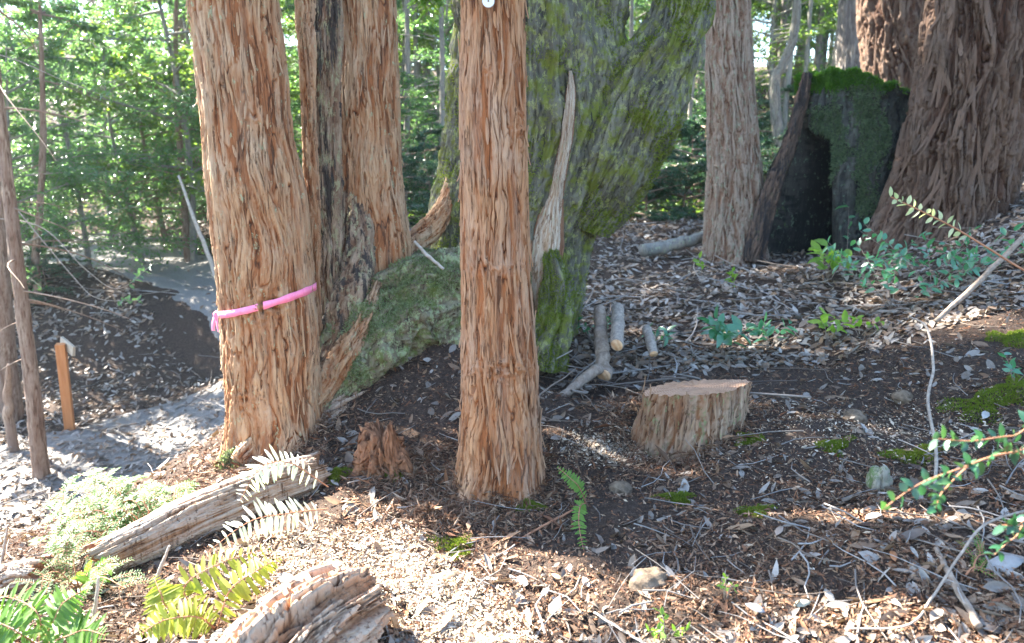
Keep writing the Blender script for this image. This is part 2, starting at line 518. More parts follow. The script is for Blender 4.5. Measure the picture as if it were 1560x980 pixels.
M['scar_rim'] = plain_mat('torn_bark_rim', (.13, .06, .03), (.26, .13, .07), 40, (1, 1, .1), .85, .6)
M['twig'] = plain_mat('twig_bark', (.16, .11, .075), (.33, .26, .2), 40, (1, 1, 1), .85)
M['pale_twig'] = plain_mat('pale_twig', (.32, .26, .2), (.5, .44, .37), 30)
M['stick'] = plain_mat('weathered_stick', (.17, .135, .105), (.38, .32, .26), 55)
M['red_twig'] = plain_mat('red_twig', (.30, .12, .06), (.45, .22, .12), 30)
M['cut_red'] = rings_mat('cut_redwood', (.38, .20, .11), (.50, .30, .18), scale=150)
M['cut_end'] = rings_mat('cut_branch_end', (.55, .30, .14), (.68, .45, .26), scale=160)
M['rot'] = plain_mat('rotten_red_wood', (.13, .05, .025), (.36, .17, .085), 45, (1, 1, .2), .9, .9, .2, .01)
M['soil'] = ground_mat('forest_soil', (.024, .017, .013), (.068, .046, .034), (.15, .105, .078))
M['path'] = ground_mat('trail_dirt', (.16, .145, .13), (.25, .23, .21), (.34, .32, .29))
M['litter'] = leaf_mat('dry_leaves', [(.08, .05, .036), (.29, .26, .22), (.19, .105, .055), (.36, .32, .275), (.12, .085, .06), (.30, .185, .105), (.15, .09, .052), (.43, .385, .33), (.17, .135, .105), (.25, .205, .16)], .10, .55, .4, (.25, .16, .08))
M['shred'] = leaf_mat('bark_shreds', [(.20, .085, .042), (.07, .042, .03), (.32, .18, .10), (.04, .028, .022), (.42, .29, .19), (.12, .065, .04), (.26, .12, .06)], 0, .85, .2)
M['twigs'] = leaf_mat('fallen_twigs', [(.12, .09, .07), (.29, .26, .23), (.18, .135, .10), (.38, .35, .32), (.08, .06, .05)], 0, .8, .2)
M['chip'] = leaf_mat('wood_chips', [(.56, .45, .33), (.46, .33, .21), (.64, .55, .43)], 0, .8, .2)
M['fol'] = leaf_mat('laurel_leaves', [(.08, .155, .075), (.10, .175, .08), (.085, .165, .09), (.12, .185, .075)], .55, .24, 1.0)
M['fol_y'] = leaf_mat('oak_leaves', [(.11, .175, .035), (.14, .205, .04), (.09, .16, .04)], .6, .36, .6)
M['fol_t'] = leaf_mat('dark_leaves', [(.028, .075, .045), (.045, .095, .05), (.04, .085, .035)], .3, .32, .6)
M['needle'] = leaf_mat('redwood_needles', [(.045, .085, .03), (.06, .11, .035), (.035, .075, .03)], .3, .5, .4)
M['spray'] = leaf_mat('redwood_spray', [(.08, .17, .035), (.11, .20, .04), (.065, .14, .035), (.15, .20, .04)], .45, .5, .4)
M['fern'] = leaf_mat('fern_green', [(.10, .20, .03), (.13, .24, .035)], .45, .45, .4)
M['fern_y'] = leaf_mat('fern_yellow', [(.24, .27, .04), (.30, .31, .05), (.20, .25, .04)], .5, .5, .3)
M['fern_sun_white'] = leaf_mat('fern_sun_white', [(.55, .57, .45), (.62, .62, .52)], .4, .3, .6)  # sun glare on the fronds is put into the leaf colour
M['plant'] = leaf_mat('seedling_green', [(.05, .19, .10), (.07, .22, .10), (.045, .165, .075)], .35, .28, .9)
M['huckle'] = leaf_mat('huckleberry_leaves', [(.022, .085, .040), (.035, .115, .050), (.028, .075, .032), (.05, .12, .035)], .25, .34, .7)
M['plant_y'] = leaf_mat('seedling_light', [(.15, .27, .035), (.19, .31, .04), (.12, .24, .04)], .5, .4, .5)
M['pale_leaf'] = leaf_mat('pale_new_leaves', [(.45, .47, .32), (.36, .42, .22)], .4, .4, .4)
M['moss'] = leaf_mat('moss_tufts', [(.13, .175, .02), (.17, .21, .025), (.10, .14, .02), (.20, .22, .04)], .3, .8, .1)
M['moss_d'] = leaf_mat('deep_moss', [(.06, .15, .02), (.09, .20, .025), (.045, .11, .02)], .25, .8, .1)
M['lich'] = leaf_mat('lichen_tufts', [(.19, .24, .12), (.13, .17, .06), (.26, .30, .17), (.10, .13, .03)], .15, .9, .1)
M['rock'] = plain_mat('rock', (.08, .055, .036), (.25, .18, .12), 26, (1, 1, 1), .9, .9, .2, .01)
M['tape'] = plain_mat('pink_tape', (.86, .20, .34), (.90, .27, .40), 60, (1, 1, 1), .45, .15)
M['post'] = plain_mat('redwood_post', (.40, .15, .05), (.52, .23, .09), 24, (1, 1, .1), .7, .4)
M['board'] = plain_mat('grey_board', (.34, .28, .2), (.46, .39, .3), 24, (.2, 1, 1), .8, .4)
M['tagm'] = plain_mat('metal_tag', (.58, .6, .6), (.66, .68, .68), 12, (1, 1, 1), .4, .05, .5)

# ------------------------------------------------------------------ setting: ground, path
nu, nv = 620, 640
u = np.linspace(-1, 1, nu); v = np.linspace(0, 1, nv)
gx = np.sinh(u * 4.6) / np.sinh(4.6) * 110
gy = np.concatenate([np.linspace(-60, 0.8, 40, endpoint=False), 0.8 + np.sinh(np.linspace(0, 1, nv - 40) * 4.3) / np.sinh(4.3) * 110])
GX, GY = np.meshgrid(gx, gy)
GZ = gz(GX, GY)
idx = np.arange(nu * nv).reshape(nv, nu)
gF = np.stack([idx[:-1, :-1], idx[:-1, 1:], idx[1:, 1:], idx[1:, :-1]], -1).reshape(-1, 4)
me = mesh_np('ground', np.stack([GX, GY, GZ], -1).reshape(-1, 3), [gF], True)
me.materials.append(M['soil'])
ground = bpy.data.objects.new('ground', me); COL.objects.link(ground)
tag(ground, kind='structure')


def path_sheet(pts, width, name):
    P = smooth_path(np.array(pts, float), 140)
    T = np.gradient(P, axis=0); T /= np.linalg.norm(T, axis=1)[:, None]
    S = np.stack([-T[:, 1], T[:, 0]], -1)
    k = np.linspace(-1, 1, 25)
    wv = np.broadcast_to(np.asarray(width), (len(P),)) if np.ndim(width) == 0 else np.interp(np.linspace(0, 1, len(P)), np.linspace(0, 1, len(width)), width)
    XY = P[:, None] + S[:, None] * k[None, :, None] * wv[:, None, None] * .5
    X, Y = XY[..., 0], XY[..., 1]
    e = np.abs(k)[None] + .25 * fbm(X * 1.5, Y * 1.5, 9.0, 2)
    Z = gz(X, Y) + .016 - .09 * sst(.7, 1.0, e)
    n, m_ = X.shape
    ii = np.arange(n * m_).reshape(n, m_)
    F = np.stack([ii[:-1, :-1], ii[:-1, 1:], ii[1:, 1:], ii[1:, :-1]], -1).reshape(-1, 4)
    me = mesh_np(name, np.stack([X, Y, Z], -1).reshape(-1, 3), [F], True)
    me.materials.append(M['path'])
    o = bpy.data.objects.new(name, me); COL.objects.link(o); return tag(o, kind='structure')


path_sheet([(-9, 4.2), (-6, 5.6), (-4.3, 6.9), (-2.6, 8.2), (-1.2, 9.8), (-.6, 11.4)], [2.2, 2.4, 2.6, 2.4, 2.0, 1.6], 'path')
a = [G(455, 452), G(330, 436), G(230, 412), G(150, 388), G(90, 366)]
path_sheet([(q[0], q[1]) for q in a], [2.0, 2.6, 3.2, 3.6, 3.4], 'path')

# ------------------------------------------------------------------ hand-built trunks
def rows_from_px(rows, Y):
    """rows: (py, left, right); returns points and radii, from top to bottom sorted upward"""
    P, r = [], []
    for py, a, b in rows:
        P.append(W((a + b) / 2, py, Y)); r.append((b - a) / 2 * scale_at(py, Y))
    P, r = np.array(P), np.array(r)
    o = np.argsort(P[:, 2]); return P[o], r[o]


def trunk_profile(rows, Y, top, down=.35, step=.005, ztop_fine=None, taper=.5):
    P, r = rows_from_px(rows, Y)
    zb, zt = P[0, 2] - down, P[-1, 2]
    zf = np.arange(zb, zt + .25, step)
    zc = np.arange(zt + .25, top, .12)
    z = np.concatenate([zf, zc])
    sl = (P[-1] - P[-2]) / (P[-1, 2] - P[-2, 2])
    x = np.interp(z, P[:, 2], P[:, 0]); y = np.interp(z, P[:, 2], P[:, 1]); rr = np.interp(z, P[:, 2], r)
    up = np.clip(z - zt, 0, None)
    x += sl[0] * up * .6; y += sl[1] * up * .6
    rr *= 1 - (1 - taper) * np.clip(up / (top - zt), 0, 1)
    dn = np.clip(P[0, 2] - z, 0, None); rr += dn * .25
    k = max(3, int(.10 / step) | 1); ker = np.hanning(k + 2)[1:-1]; ker /= ker.sum()
    pad = lambda a: np.convolve(np.pad(a, k // 2, mode='edge'), ker, 'valid')
    n = len(zf)
    for arr in (x, y, rr): arr[:n] = pad(arr[:n])
    return np.stack([x, y, z], -1), rr


def conifer_crown(mb, tw, base, z0, z1, r0, seed, dens=1.0, L=.26):
    """drooping flat sprays from z0 to z1; limbs into tw, leaves into mb"""
    r = np.random.default_rng(seed)
    z = z0; Ps, Ds, Ns = [], [], []
    while z < z1:
        t = (z - z0) / (z1 - z0)
        for _ in range(2):
            az = r.uniform(0, 6.283); ln = r0 * (1 - .75 * t) * r.uniform(.6, 1.1)
            d = np.array([math.cos(az), math.sin(az), 0.])
            k = np.linspace(0, 1, 8)[:, None]
            pth = np.array([base[0], base[1], z]) + d * k * ln + np.array([0, 0, 1.]) * (.12 * k - .38 * k ** 2) * ln
            V, f, h = sweep(pth, np.linspace(.03, .006, 8), 4, caps=False); tw.add(V, f, h)
            n = int(38 * ln * dens)
            tt = r.uniform(.15, 1, n); q = np.stack([np.interp(tt, k[:, 0], pth[:, c]) for c in range(3)], -1)
            s = np.array([-d[1], d[0], 0]) * np.sign(r.normal(size=n))[:, None]
            dd = unit(s * r.uniform(.6, 1.2, (n, 1)) + d * r.uniform(.2, .9, (n, 1)) + np.array([0, 0, -.25]) + r.normal(0, .15, (n, 3)))
            q = q + dd * (r.uniform(0, .5, (n, 1)) * (1 - tt[:, None] * .6)) * ln * .35
            Ps.append(q); Ds.append(dd); Ns.append(unit(np.array([0, 0, 1.]) + r.normal(0, .35, (n, 3))))
        z += r.uniform(.22, .42)
    P, D, N = map(np.concatenate, (Ps, Ds, Ns)); n = len(P)
    V, f = leaves(P, D, N, r.uniform(.6, 1.2, n) * L, r.uniform(.05, .09, n) * L / .26, 'diamond', .15, .05)
    mb.add(V, f)


def make_trunk(root, P, r, nt, bark, mat, flk=0, zr=None, seed=0, lobes=None, yscale=1.0, scars=(), **fk):
    base_fn = bark

    def disp(ct, st, s, Rr):
        d, h = base_fn(ct, st, s, Rr)
        if lobes:
            amp, hgt, cnt = lobes
            a = np.arctan2(st, ct)
            e = np.exp(-np.clip(s - .36, 0, None) / hgt)
            d = d + Rr * amp * e * (np.sin(a * cnt + seed) * .6 + np.sin(a * (cnt + 2) + seed * 2.3) * .4)
        for (ang, zc_, sa, sz, am) in scars:      # old wounds: crumbly, knotty patches
            a = np.arctan2(st, ct); s0 = zc_ - P[0, 2]
            g = np.exp(-((a - ang) / sa) ** 2 - ((s - s0) / sz) ** 2)
            nz_ = fbm(np.cos(a) * Rr * 26 + 5, np.sin(a) * Rr * 26, s * 30, 3)
            d = d * (1 - .6 * g) + g * am * (nz_ * 1.6 + .25); h = h * (1 - .75 * g) + g * .75 * np.clip(.28 + .8 * nz_, .02, .8)
        return d, h
    mb = MB(); V, f, h = sweep(P, r, nt, disp, flat=True, yscale=yscale); mb.add(V, f, h)
    if flk: flakes(mb, P, r, flk, zr, seed, **fk)
    return mb.build('trunk', mat, root)


def tall_crown(root, P, z0, top, r0, seed, dens=1.0):
    mb, tw = MB(), MB()
    i = np.argmin(abs(P[:, 2] - z0))
    conifer_crown(mb, tw, P[i], z0, top, r0, seed, dens)
    tw.build('branches', M['brown_trunk'], root); mb.build('crown', M['needle'], root)


# central redwood
P, r = trunk_profile([(-40, 702, 796), (0, 703, 797), (200, 703, 800), (300, 704, 803), (400, 705, 806), (500, 706, 812), (560, 705, 817), (600, 705, 818), (680, 700, 824), (720, 693, 830), (735, 686, 834), (752, 674, 842), (772, 650, 860)], 3.3, 13)
central = thing('redwood_tree', 'slender central redwood with shaggy orange bark and a pale disc nailed high on it', 'tree', (P[0, 0], P[0, 1], gz1(P[0, 0], P[0, 1])))
make_trunk(central, P, r, 440, bark_fn(.046, .0155, 9, 0.02, .6, 1), M['red_bark'], 230, (.1, 2.6), 5, (.26, .11, 5), scars=[(.2, W(755, 412, 3.1)[2], .9, .035, .022), (.25, W(765, 568, 3.1)[2], .8, .06, .030), (-.9, W(720, 575, 3.1)[2], .5, .03, .02), (1.0, W(795, 205, 3.1)[2], .35, .09, .03), (-.1, W(745, 105, 3.1)[2], .35, .03, .02)])
tall_crown(central, P, 9.5, 13, 1.6, 5, .7)
central_P, central_r = P, r
# nailed disc
q = W(744, 2, 3.3); rr_ = np.interp(q[2], P[:, 2], r); q = W(744, 2, 3.3 - rr_ - .03); q[1] += rr_ + .03
mb = MB()
cy = q[1] - rr_ - .030
th = np.linspace(0, 2 * np.pi, 28, endpoint=False)
ring = lambda rad, y: np.stack([q[0] + np.cos(th) * rad, np.full(28, y), q[2] + np.sin(th) * rad], -1)
rs = [ring(.0235, cy + .006), ring(.0235, cy), ring(.021, cy - .002), ring(.004, cy - .002)]
V = np.vstack(rs); i_ = np.arange(28); j_ = np.roll(i_, -1)
mb.add(V, [np.concatenate([np.stack([i_ + 28 * k, j_ + 28 * k, j_ + 28 * (k + 1), i_ + 28 * (k + 1)], -1) for k in range(3)]), ])
tg = thing('tree_tag', 'small round pale metal disc nailed to the central redwood at the top of the picture', 'tag', q)
mb.build('disc', M['tagm'], tg, smooth=False)
V, f, h = sweep(np.array([[q[0], cy + .045, q[2] + .012], [q[0], cy - .004, q[2] + .012]]), .0035, 8)
MB().add(V, f).build('nail', M['twig'], tg)

# left redwood
P, r = trunk_profile([(-40, 289, 417), (0, 291, 420), (100, 302, 432), (200, 313, 444), (300, 322, 462), (400, 334, 474), (500, 342, 481), (600, 348, 486), (650, 350, 492), (700, 348, 505)], 3.95, 14)
left = thing('redwood_tree', 'thick leaning tan redwood on the left with a pink ribbon tied around it', 'tree', (P[0, 0], P[0, 1], gz1(P[0, 0], P[0, 1])))
make_trunk(left, P, r, 460, bark_fn(.052, .0175, 9, .05, .6, 2), M['left_bark'], 230, (-.1, 2.7), 6, (.24, .14, 4), scars=[(.25, W(420, 470, 3.7)[2], .45, .09, .028), (.55, W(430, 180, 3.7)[2], .25, .04, .02), (-.3, W(390, 610, 3.7)[2], .5, .08, .02)])
tall_crown(left, P, 9.0, 14, 1.9, 6, .7)
# pink tape
zc = lambda x: np.interp(x, [x0t, x1t], [z0t, z1t])
pl, pr = W(341, 474, 3.95), W(479, 437, 3.95)
x0t, z0t, x1t, z1t = pl[0], pl[2], pr[0], pr[2]
zm = (z0t + z1t) / 2; cx_ = np.interp(zm, P[:, 2], P[:, 0]); cy_ = np.interp(zm, P[:, 2], P[:, 1]); rr_ = np.interp(zm, P[:, 2], r) + .012
tp = thing('flagging_tape', 'bright pink ribbon tied around the leaning left redwood', 'ribbon', (cx_, cy_ - rr_, zm))
def band(a0, a1, wd, n=60):
    a = np.linspace(a0, a1, n); wv = wd * (1 + .30 * perlin(a * 3.1, 2.0, 0.)) 
    rr2 = rr_ + .006 * perlin(a * 6, 0, 0)
    x, y = cx_ + np.sin(a) * rr2, cy_ - np.cos(a) * rr2
    zz = np.interp(x, [cx_ - rr_, cx_ + rr_], [z0t, z1t])
    V = []
    for dr, dz in ((.0015, -.5), (.0015, .5), (-.001, .5), (-.001, -.5)):
        k = (rr2 + dr) / rr2
        V.append(np.stack([cx_ + (x - cx_) * k, cy_ + (y - cy_) * k, zz + dz * wv], -1))
    V = np.stack(V, 1).reshape(-1, 3)
    b = (np.arange(n - 1) * 4)[:, None]
    F = np.concatenate([b + [i, (i + 1) % 4, 4 + (i + 1) % 4, 4 + i] for i in range(4)])
    return V, [F]
mb = MB(); mb.add(*band(-1.75, .12, .036)); mb.build('band', M['tape'], tp)
mb = MB(); mb.add(*band(.22, 1.75, .038)); mb.build('band', M['tape'], tp)
kx = np.array([cx_ - rr_ * .985, cy_ - rr_ * .25, z0t - .005])
V, f, h = sweep(kx + np.array([[0, 0, .018], [-.006, -.004, .006], [-.006, -.004, -.01], [0, 0, -.02]]), [.006, .014, .014, .005], 10)
MB().add(V, f).build('knot', M['tape'], tp)
for dx, ln, sw in ((-.022, .085, .012), (.008, .092, .02), (.028, .07, -.012)):
    t_ = np.linspace(0, 1, 9)
    pth = kx + np.stack([dx * np.sqrt(t_), -.012 - .012 * np.sin(t_ * 3), -ln * t_], -1)
    V = np.concatenate([np.stack([pth + [-.010, sw * .3, 0], pth + [.010, -sw * .3, 0], pth + [.010, .0015 - sw * .3, 0], pth + [-.010, .0015 + sw * .3, 0]], 1).reshape(-1, 3)])
    b = (np.arange(8) * 4)[:, None]
    F = np.concatenate([b + [i, (i + 1) % 4, 4 + (i + 1) % 4, 4 + i] for i in range(4)])
    MB().add(V, [F]).build('tail', M['tape'], tp)

# middle redwood with charred rib and mossy root crown
P, r = trunk_profile([(-40, 506, 600), (0, 508, 601), (100, 511, 604), (200, 514, 607), (260, 513, 610), (320, 512, 618), (370, 514, 626), (420, 518, 632), (470, 520, 630), (560, 520, 620)], 4.72, 15, down=.5)
mid = thing('redwood_tree', 'redwood behind the ribbon tree with a charred rib and a green mossy root crown', 'tree', (P[0, 0], P[0, 1], gz1(P[0, 0], P[0, 1])))
make_trunk(mid, P, r, 400, bark_fn(.056, .021, 9, -.03, .6, 3), M['left_bark'], 200, (.6, 2.9), 7)
tall_crown(mid, P, 9.5, 15, 1.9, 7, .7)
P, r = trunk_profile([(-40, 456, 518), (0, 457, 518), (100, 461, 517), (200, 465, 516), (300, 466, 519), (400, 473, 522), (500, 478, 524), (570, 478, 512), (620, 474, 500)], 4.4, 9, down=.3)
mb = MB(); V, f, h = sweep(P, r, 300, bark_fn(.028, .026, 10, 0, .6, 4, lump=.06), flat=True); mb.add(V, f, h); flakes(mb, P, r, 120, (.2, 2.8), 8, off=.008)
mb.build('charred_stem', M['char_bark'], mid)
# strip of paler bark down the left edge of the charred stem
pts = smooth_path([W(464, -60, 4.30), W(466, 60, 4.28), W(471, 200, 4.26), W(476, 320, 4.24), W(481, 430, 4.22), W(486, 540, 4.20)], 420)
V, f, h = sweep(pts, np.interp(np.linspace(0, 1, 420), [0, .6, 1], [.046, .036, .02]), 90, bark_fn(.022, .018, 10, 0, .6, 34, lump=.08))
MB().add(V, f, h).build('bark_strip', M['left_bark'], mid)
# dark second rib on the face of the trunk
pts = smooth_path([W(538, 230, 4.74), W(545, 330, 4.56), W(542, 410, 4.42), (W(524, 480, 4.30)), W(503, 550, 4.18), W(470, 640, 3.98)], 200)
V, f, h = sweep(pts, np.interp(np.linspace(0, 1, 200), [0, .15, .5, .8, 1], [.04, .09, .11, .085, .06]), 90, bark_fn(.03, .02, 9, 0, .5, 9, lump=.1))
MB().add(V, f, h).build('charred_rib', M['char_bark'], mid)
# root crown
def lumpy(seed, amp, w=.03, a2=.008, an=5):
    b_ = bark_fn(w, a2, an, 0, .8, seed)
    def f(ct, st, s, Rr):
        d, h = b_(ct, st, s, Rr)
        return d + amp * fbm(ct * 1.6 + seed, st * 1.6, s * 3.2, 3), h
    return f
pts = smooth_path([W(760, 420, 4.95), W(690, 452, 4.75), W(612, 480, 4.62), W(550, 548, 4.44), W(490, 618, 4.25), W(430, 660, 4.05), W(372, 700, 3.8), W(340, 730, 3.7)], 420)
rad = np.interp(np.linspace(0, 1, 420), [0, .15, .32, .48, .62, .75, .9, 1], [.28, .32, .36, .31, .22, .16, .09, .04])
V, f, h = sweep(pts, rad, 300, lumpy(5, .16, .045, .034))
rc = MB().add(V, f, h).build('root_crown', M['root_bark'], mid)


def tufts_on(V, F4, n, L, seed, mask=None, up=.5, wid=.25):
    """tiny moss blades standing on a surface"""
    r = np.random.default_rng(seed)
    a, b, c = V[F4[:, 0]], V[F4[:, 1]], V[F4[:, 3]]
    nr = np.cross(b - a, c - a); ar = np.linalg.norm(nr, axis=1)
    cen = (V[F4[:, 0]] + V[F4[:, 2]]) / 2
    p = ar.copy()
    if mask is not None: p = p * mask(cen, nr / (ar[:, None] + 1e-12))
    p /= p.sum()
    i = r.choice(len(F4), n, p=p)
    P = cen[i] + (b - a)[i] * r.uniform(-.5, .5, (n, 1)) + (c - a)[i] * r.uniform(-.5, .5, (n, 1))
    N = unit(nr[i])
    D = unit(N + r.normal(0, .55, (n, 3)) + np.array([0, 0, up]))
    return leaves(P - D * .002, D, unit(r.normal(size=(n, 3))), r.uniform(.5, 1.3, n) * L, L * wid, 'diamond', .2, .1)


def mossmask(sc, th, seed, sharp=.12, upw=0.0, front=True):
    def f(c, n):
        k = fbm(c[:, 0] * sc + seed, c[:, 1] * sc, c[:, 2] * sc, 3) + upw * n[:, 2]
        m = sst(th, th + sharp, k)
        if front: m = m * (n[:, 1] < .35)
        return m + 1e-9
    return f


F4 = f[0]
Vm, fm = tufts_on(V, F4, 26000, .026, 3, mossmask(2.4, -.02, 2))
V_, f_, h_ = sweep(smooth_path([W(600, 585, 4.28), W(540, 615, 4.15), W(480, 655, 3.98), W(420, 690, 3.82), W(375, 722, 3.70)], 200), np.interp(np.linspace(0, 1, 200), [0, .5, 1], [.05, .075, .05]), 90, bark_fn(.03, .022, 10, 0, .6, 51, lump=.15))
MB().add(V_, f_, h_).build('root', M['log_bark'], mid)
V_, f_, h_ = sweep(smooth_path([W(575, 430, 4.42), W(545, 500, 4.25), W(505, 570, 4.12), W(455, 628, 3.95), W(405, 668, 3.80), W(365, 705, 3.66)], 240), np.interp(np.linspace(0, 1, 240), [0, .3, .7, 1], [.03, .085, .09, .05]), 110, bark_fn(.03, .03, 9, 0, .6, 52, lump=.15))
MB().add(V_, f_, h_).build('root', M['left_bark'], mid)
MB().add(Vm, fm).build('moss', M['lich'], mid)

# big mossy tree with a right-hand limb
P, r = trunk_profile([(-60, 690, 940), (0, 690, 946), (100, 688, 958), (180, 684, 962), (250, 676, 945), (310, 664, 915), (360, 650, 900), (410, 640, 893), (460, 636, 884), (520, 640, 872)], 5.35, 11, down=.4, step=.008)
P[:, 1] += .0
big = thing('mossy_tree', 'huge dark moss covered tree with a pale torn scar and a right hand limb', 'tree', (P[0, 0], P[0, 1], gz1(P[0, 0], P[0, 1])))
V1, f1, h1 = sweep(P, r, 460, lumpy(6, .09, .055, .036, 15), flat=True, yscale=.8)
MB().add(V1, f1, h1).build('trunk', M['mossy_bark'], big)
pts = smooth_path([W(880, 330, 5.3), W(930, 240, 5.2), W(975, 150, 5.15), W(1012, 80, 5.15), W(1040, 10, 5.2), W(1062, -80, 5.3), W(1100, -260, 5.4), W(1160, -500, 5.6)], 320)
rad = np.interp(np.linspace(0, 1, 320), [0, .15, .3, .5, .7, 1], [.26, .33, .28, .20, .16, .09])
V2, f2, h2 = sweep(pts, rad, 300, lumpy(8, .08, .055, .034, 13))
MB().add(V2, f2, h2).build('limb', M['mossy_bark'], big)
mb = MB()
Vm, fm = tufts_on(V1, f1[0], 34000, .026, 4, mossmask(2.6, .02, 5)); mb.add(Vm, fm)
Vm, fm = tufts_on(V2, f2[0], 17000, .026, 5, mossmask(2.6, -.02, 6, upw=.12)); mb.add(Vm, fm)
mb.build('moss', M['moss'], big)
# torn scar: raised tongue of bare wood hugging the trunk face
def on_front(px, py, lift):
    q = W(px, py, 5.35); i = np.argmin(abs(P[:, 2] - q[2])); c, rr2 = P[i], r[i]
    for _ in range(4):
        dx = np.clip((q[0] - c[0]) / rr2, -.98, .98); y = c[1] - .8 * rr2 * math.sqrt(1 - dx * dx) - lift
        q = W(px, py, y)
    return q
sc_rows = [(869, 108, 1), (870, 125, 4), (869, 150, 7), (866, 180, 8), (861, 220, 9), (853, 260, 10), (846, 295, 12), (838, 330, 20), (832, 370, 27), (827, 410, 27), (823, 445, 20), (820, 475, 9)]
for lift, wk, nm, mt in ((-.004, 1.30, 'scar_rim', 'scar_rim'), (.014, 1.0, 'scar', 'scar')):
    pts = smooth_path([on_front(a, b, lift - (wk - 1) * w_ * .0040) for a, b, w_ in sc_rows], 160)
    wv = np.interp(np.linspace(0, 1, 160), np.linspace(0, 1, len(sc_rows)), [w_ for *_, w_ in sc_rows]) * .0034 * wk
    V, f, h = sweep(pts, wv, 110, bark_fn(.012, .009, 16, 0, .4, 12))
    MB().add(V, f, h).build(nm, M[mt], big)
# mossy buttress at the right foot
pts = smooth_path([W(832, 370, 4.95), W(842, 410, 4.78), W(846, 450, 4.72), W(843, 490, 4.66), W(830, 525, 4.62), W(822, 560, 4.6)], 130)
V, f, h = sweep(pts, np.interp(np.linspace(0, 1, 130), [0, .3, .6, 1], [.03, .09, .12, .13]), 120, lumpy(9, .10, .03, .01))
MB().add(V, f, h).build('buttress', M['mossy_bark'], big)
Vm, fm = tufts_on(V, f[0], 9000, .018, 6, mossmask(3, -.2, 7, upw=.1)); MB().add(Vm, fm).build('moss', M['moss'], big)
# flaring left edge behind the central redwood: bare wood, sunlit glow put into its colour
pts = smooth_path([W(702, 170, 5.3), W(698, 240, 5.2), W(686, 300, 5.1), W(664, 340, 5.0), W(636, 365, 4.95), W(600, 395, 4.9)], 140)
V, f, h = sweep(pts, np.interp(np.linspace(0, 1, 140), [0, .3, .7, 1], [.02, .055, .075, .06]), 90, bark_fn(.022, .016, 9, 0, .5, 33, lump=.1))
MB().add(V, f, h).build('root', M['left_bark'], big)
# crown of the mossy tree, high above the frame
def broad_crown(mb, tw, start, dirs, seed, leafn, L, spread=.5):
    r = np.random.default_rng(seed)
    for (d, ln, rad0) in dirs:
        k = np.linspace(0, 1, 9)[:, None]
        d = unit(d); side = unit(np.cross(d, [0, 0, 1.]) + 1e-6)
        pth = np.asarray(start) + d * k * ln + side * np.sin(k * r.uniform(1, 4)) * .12 * ln + np.array([0, 0, -.10]) * k ** 2 * ln
        V, f, h = sweep(pth, np.linspace(rad0, rad0 * .2, 9), 6, caps=False); tw.add(V, f, h)
        for j in range(12):
            t0 = r.uniform(.25, 1)
            q0 = np.array([np.interp(t0, k[:, 0], pth[:, c]) for c in range(3)])
            td = unit(d * .6 + r.normal(0, .6, 3) * [1, 1, .4]); tl = ln * spread * r.uniform(.4, 1)
            kk = np.linspace(0, 1, 5)[:, None]
            tp_ = q0 + td * kk * tl + np.array([0, 0, -.12]) * kk ** 2 * tl
            V, f, h = sweep(tp_, np.linspace(rad0 * .3, .004, 5), 4, caps=False); tw.add(V, f, h)
            n = leafn
            tt = r.uniform(.1, 1.05, n)
            P_ = np.stack([np.interp(tt, kk[:, 0], tp_[:, c]) for c in range(3)], -1)
            s = np.cross(td, [0, 0, 1.])
            P_ = P_ + s * r.normal(0, .16, (n, 1)) * tl + r.normal(0, .05, (n, 3)) * tl
            D_ = unit(s * np.sign(r.normal(size=n))[:, None] + td * r.uniform(.1, 1, (n, 1)) + r.normal(0, .45, (n, 3)) + np.array([0, 0, -.25]))
            N_ = unit(np.array([0, 0, 1.]) + r.normal(0, .55, (n, 3)))
            V, f = leaves(P_, D_, N_, r.uniform(.7, 1.25, n) * L, r.uniform(.34, .5, n) * L, 'diamond', .12, .1); mb.add(V, f)


# ------------------------------------------------------------------ right-hand trunks
P, r = trunk_profile([(-40, 1076, 1139), (0, 1077, 1140), (100, 1077, 1145), (180, 1079, 1151), (260, 1079, 1158), (330, 1077, 1162), (390, 1072, 1166)], 8.6, 18, step=.012)
slim = thing('redwood_tree', 'slim straight grey brown redwood between the mossy tree and the burnt stump', 'tree', (P[0, 0], P[0, 1], gz1(P[0, 0], P[0, 1])))
make_trunk(slim, P, r, 220, bark_fn(.045, .030, 8, .03, .6, 13), M['slim_bark'], 160, (.3, 4), 9, (.08, .25, 5), L=(.1, .4), Wd=(.012, .03), lift=.03, off=.01)
tall_crown(slim, P, 8, 18, 2.4, 8, .7)

P, r = trunk_profile([(-40, 1432, 1592), (0, 1424, 1584), (60, 1416, 1578), (120, 1408, 1566), (200, 1392, 1550), (260, 1376, 1538), (320, 1356, 1528), (380, 1322, 1520), (410, 1306, 1520)], 7.7, 20, step=.012, down=.6)
old = thing('redwood_tree', 'massive dark leaning redwood at the right with deeply twisted furrowed bark', 'tree', (P[0, 0], P[0, 1], gz1(P[0, 0], P[0, 1])))
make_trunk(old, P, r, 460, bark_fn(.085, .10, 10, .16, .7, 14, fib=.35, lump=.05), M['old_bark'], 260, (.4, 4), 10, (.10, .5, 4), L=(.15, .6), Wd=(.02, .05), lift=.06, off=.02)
tall_crown(old, P, 8, 20, 3, 9, .7)

